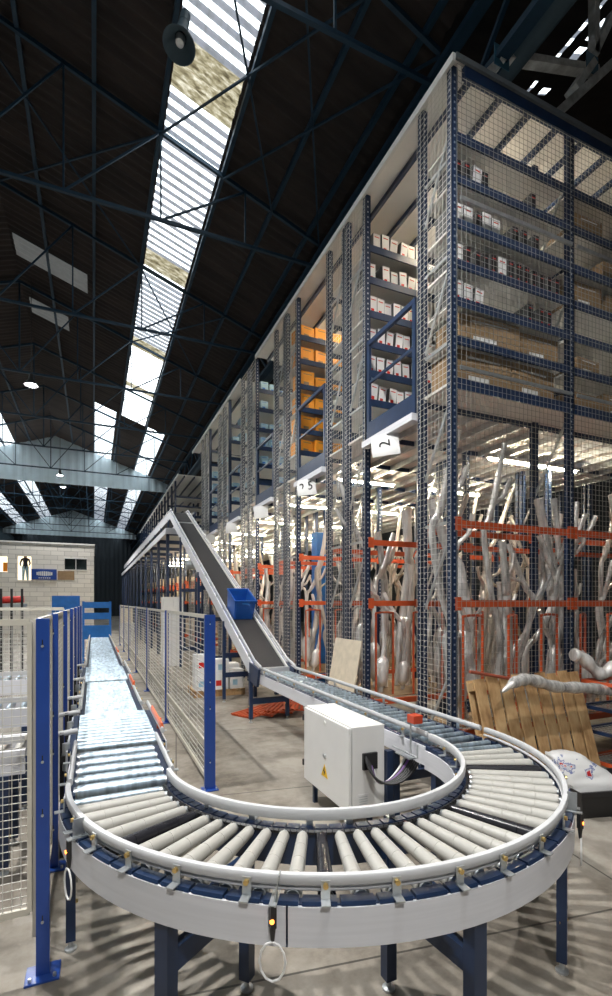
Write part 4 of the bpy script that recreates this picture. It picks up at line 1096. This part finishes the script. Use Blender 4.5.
# person in the upper doorway
def person():
    t = thing('person', 'person in dark top and pale trousers standing in the upper office doorway', 'person', (-4.1, OY + .4, 3.4))
    me = bpy.data.meshes.new('body'); J = [(0, 0, .95), (0, 0, 1.15), (0, 0, 1.42), (0, 0, 1.52), (0, -.02, 1.66), (.20, 0, 1.42), (.28, -.05, 1.15), (.22, -.22, 1.0), (-.20, 0, 1.42), (-.30, .02, 1.14), (-.24, -.16, .95),
              (.10, 0, .88), (.12, -.02, .48), (.13, .02, .08), (.14, -.12, .03), (-.10, 0, .88), (-.12, -.02, .48), (-.13, .02, .08), (-.14, -.12, .03)]
    E_ = [(0, 1), (1, 2), (2, 3), (3, 4), (2, 5), (5, 6), (6, 7), (2, 8), (8, 9), (9, 10), (0, 11), (11, 12), (12, 13), (13, 14), (0, 15), (15, 16), (16, 17), (17, 18)]
    R_ = [.15, .13, .14, .06, .10, .065, .05, .035, .065, .05, .035, .09, .065, .045, .04, .09, .065, .045, .04]
    me.from_pydata(J, E_, []); o = bpy.data.objects.new('body', me); COL.objects.link(o); o.parent = t
    sm = o.modifiers.new('skin', 'SKIN'); 
    for k, v in enumerate(me.skin_vertices[0].data if me.skin_vertices else []): v.radius = (R_[k], R_[k]); 
    sub = o.modifiers.new('sub', 'SUBSURF'); sub.levels = 1; sub.render_levels = 1
    me.materials.append(MATS['cloth_dark'])
    WO[t.name] = Vector((0, 0, 0))
    MB().lathe([(.0, 1.80), (.06, 1.79), (.105, 1.72), (.11, 1.64), (.09, 1.56), (.05, 1.52), (0, 1.52)], (0, -.03, 0), 12).build('face', 'skin', t, smooth=True)
    MB().lathe([(.0, 1.83), (.08, 1.81), (.12, 1.73), (.118, 1.66)], (0, -.01, 0), 12).build('hair', 'black', t, smooth=True)
    b = MB(); 
    for sx in (-1, 1): b.tube([(sx * .09, 0, .95), (sx * .115, -.02, .5), (sx * .13, .02, .1)], [.11, .08, .065], 10)
    b.build('trousers', 'pale_blue', t, smooth=True)
    return o, R_
try:
    po, R_ = person()
    if not po.data.skin_vertices:
        import bmesh
        bm = bmesh.new(); bm.from_mesh(po.data); lay = bm.verts.layers.skin.verify(); bm.verts.ensure_lookup_table()
        for k, v in enumerate(bm.verts): v[lay].radius = (R_[k], R_[k]); v[lay].use_root = (k == 0)
        bm.to_mesh(po.data); bm.free()
except Exception as ex: print('person', ex)
# red rolls on a rack with black posts at far left
st = thing('stillage', 'long low stillage with black upright posts carrying red rolls at far left', 'stillage', (-4, 16.5, 0))
MB().box(-7, -1.85, 16.18, 16.9, 1.90, 1.985).build('bed', 'galv', st)
for x in (-6.6, -5.6, -4.6, -3.55, -3.02, -2.66, -2.42, -2.16, -1.9):
    MB().box(x - .03, x + .03, 16.10, 16.16, 0, 2.42 + (.35 if x in (-3.55, -3.02) else 0)).build('post', 'black', st)
for k in range(8):
    x = -6.8 + k * .62
    b = MB(); b.tube([(x, 16.55, 2.095), (x + .56, 16.55 + .05 * (k % 3 - 1), 2.095 + .03 * (k % 2))], .105, 12)
    tag(b.build('red_roll', 'red', smooth=True), 'red roll lying on the far left stillage, %s from the left' % ORD[k + 1], 'roll', 'red rolls on the stillage')
for k, (x, y, w, h) in enumerate(((1.55, 26.5, .7, .95), (1.6, 26.4, .6, 1.7))):
    tag(MB().box(x - w / 2, x + w / 2, y + k * 1.2, y + .8 + k * 1.2, 0, h).build('wrapped_load', 'wrapped_white' if k == 0 else 'board'), ('white low wrapped load' if k == 0 else 'taller tan wrapped load') + ' in the distance beyond the right fence', 'wrapped load')

# ------------------------------------------------------------------ lamps and loudspeaker
def high_bay(x, y, z, lb, power=900, rad=.09):
    t = thing('high_bay_lamp', lb, 'lamp', (x, y, z), 'high-bay lamps under the ridge')
    MB().lathe([(.0, .38), (.07, .38), (.08, .22), (.20, .06), (.24, .0), (.225, .0), (.185, .06), (.06, .2), (0, .2)], (x, y, z), 20).build('reflector', 'black', t, smooth=True)
    MB().lathe([(.0, .16), (.10, .13), (.15, .06), (.10, .0), (0, .0)], (x, y, z), 14).build('bulb', 'bay_light', t, smooth=True)
    MB().tube([(x, y, z + .37), (x, y, roof_z(x) - .1)], .012, 6).build('suspension_rod', 'black', t)
    ld_ = bpy.data.lights.new('lamp_source', 'SPOT'); ld_.energy = power; ld_.shadow_soft_size = rad; ld_.spot_size = math.radians(150); ld_.spot_blend = .4; ld_.color = (1, .98, .94)
    lo = bpy.data.objects.new('lamp_source', ld_); COL.objects.link(lo); lo.parent = t; lo.location = (0, 0, -.03)
for k, (x, y, z, lb, pw) in enumerate(((-2, 19.3, 9.55, 'bright round high-bay lamp glaring under the roof at left, the nearest in view', 1300), (-2, 35.0, 10.15, 'small bright high-bay lamp below the white gable, upper of two', 1000), (-2, 38.4, 10.15, 'small bright high-bay lamp below the white gable, lower of two', 1000),
                          (-2, 5.2, 9.55, 'high-bay lamp hanging above the left enclosure', 1500), (-2, 27, 12.6, 'dim high-bay lamp high under the ridge', 300))):
    if k == 4: continue
    high_bay(x, y, z, lb, pw)
high_bay(1.2, 1.0, 9.3, 'high-bay lamp hanging above the camera over the conveyor curve', 650, .06)
high_bay(-.6, -3.2, 7.6, 'added high-bay lamp hanging unseen behind the camera', 650, .12)  # unseen extra lamp, added to brighten the camera-facing fascia
hs = thing('horn_loudspeaker', 'dark horn loudspeaker hanging from the truss beside the skylight', 'loudspeaker', (.97, 6.1, 8.93)); WO[hs.name] = Vector((0, 0, 0))
MB().lathe([(.06, .30), (.075, .16), (.10, .06), (.155, -.02), (.20, -.08), (.19, -.08), (.14, -.01), (.07, .05)], (0, 0, 0), 24).build('horn', 'wall_sheet', hs, smooth=True)
MB().lathe([(0, -.05), (.05, -.04), (.06, .04), (0, .08)], (0, 0, 0), 14).build('inner_cone', 'galv', hs, smooth=True)
MB().lathe([(0, .46), (.06, .45), (.065, .30), (0, .29)], (0, 0, 0), 16).build('driver', 'wall_sheet', hs, smooth=True)
hs.rotation_euler = (math.radians(-9), math.radians(10), 0)
MB().tube([(0, 0, .42), (-.0, .55, 1.1)], .018, 8).build('hanger', 'teal_steel', hs)

# heavy steel bracing in the upper right, above the racking
def frompx(px, py, Y):
    k = (px - 306) / 487.0; s, c = math.sin(TH), math.cos(TH)
    X = Y * (s + k * c) / (c - k * s); d = X * s + Y * c
    return Vector((X, Y, HC + (602 - py) / 487.0 * d))
mat('old_steel', (.8, .76, .72), .7, .1, .35, 5)
# world positions worked out once from the survey of the photograph
hb = thing('valley_bracket', 'heavy weathered grey steel knee bracket under the roof valley above the rack corner', 'roof steelwork', tuple(frompx(560, 90, 5.0)))
P = lambda a, b_: frompx(a, b_, 5.0)
for (p, q, w) in ((P(548, -10), P(497, 66), .20), (P(503, 57), P(596, 72), .13), (P(640, 38), P(548, 122), .26), (P(594, -20), P(594, 56), .12), (P(590, 66), P(572, 92), .2), (P(612, 15), P(588, 66), .12), (P(500, 62), P(478, 84), .12)):
    MB().bar(p, q, .10, w, (0, 1, 0)).build('steel_member', 'old_steel', hb)
mat('pale_steel', (.05, .16, .24), .5)
for (x, y) in ((498, 62), (588, 68)):
    p = P(x, y); MB().box(p.x - .13, p.x + .13, p.y - .07, p.y - .06, p.z - .14, p.z + .14).build('gusset_plate', 'pale_steel', hb)

# ------------------------------------------------------------------ world, camera, view
w = bpy.data.worlds.new('World'); SC.world = w; w.use_nodes = True
w.node_tree.nodes['Background'].inputs[0].default_value = (.55, .7, 1, 1); w.node_tree.nodes['Background'].inputs[1].default_value = .3
cam = bpy.data.cameras.new('camera'); co = bpy.data.objects.new('camera', cam); COL.objects.link(co)
cam.sensor_fit = 'HORIZONTAL'; cam.sensor_width = 36; cam.lens = 36 * 487 / 612.0; cam.shift_y = 104 / 612.0; cam.clip_end = 300; cam.clip_start = .05
co.location = (0, 0, HC); co.rotation_euler = (PI / 2, 0, -TH); SC.camera = co
SC.view_settings.view_transform = 'Standard'; SC.view_settings.look = 'None'; SC.view_settings.gamma = 1; SC.view_settings.use_curve_mapping = False
SC.view_settings.exposure = .95
SC.cycles.use_denoising = True; SC.cycles.max_bounces = 6; SC.cycles.diffuse_bounces = 3; SC.cycles.glossy_bounces = 3; SC.cycles.transparent_max_bounces = 8
SC.cycles.sample_clamp_indirect = 6; SC.cycles.caustics_reflective = False; SC.cycles.caustics_refractive = False
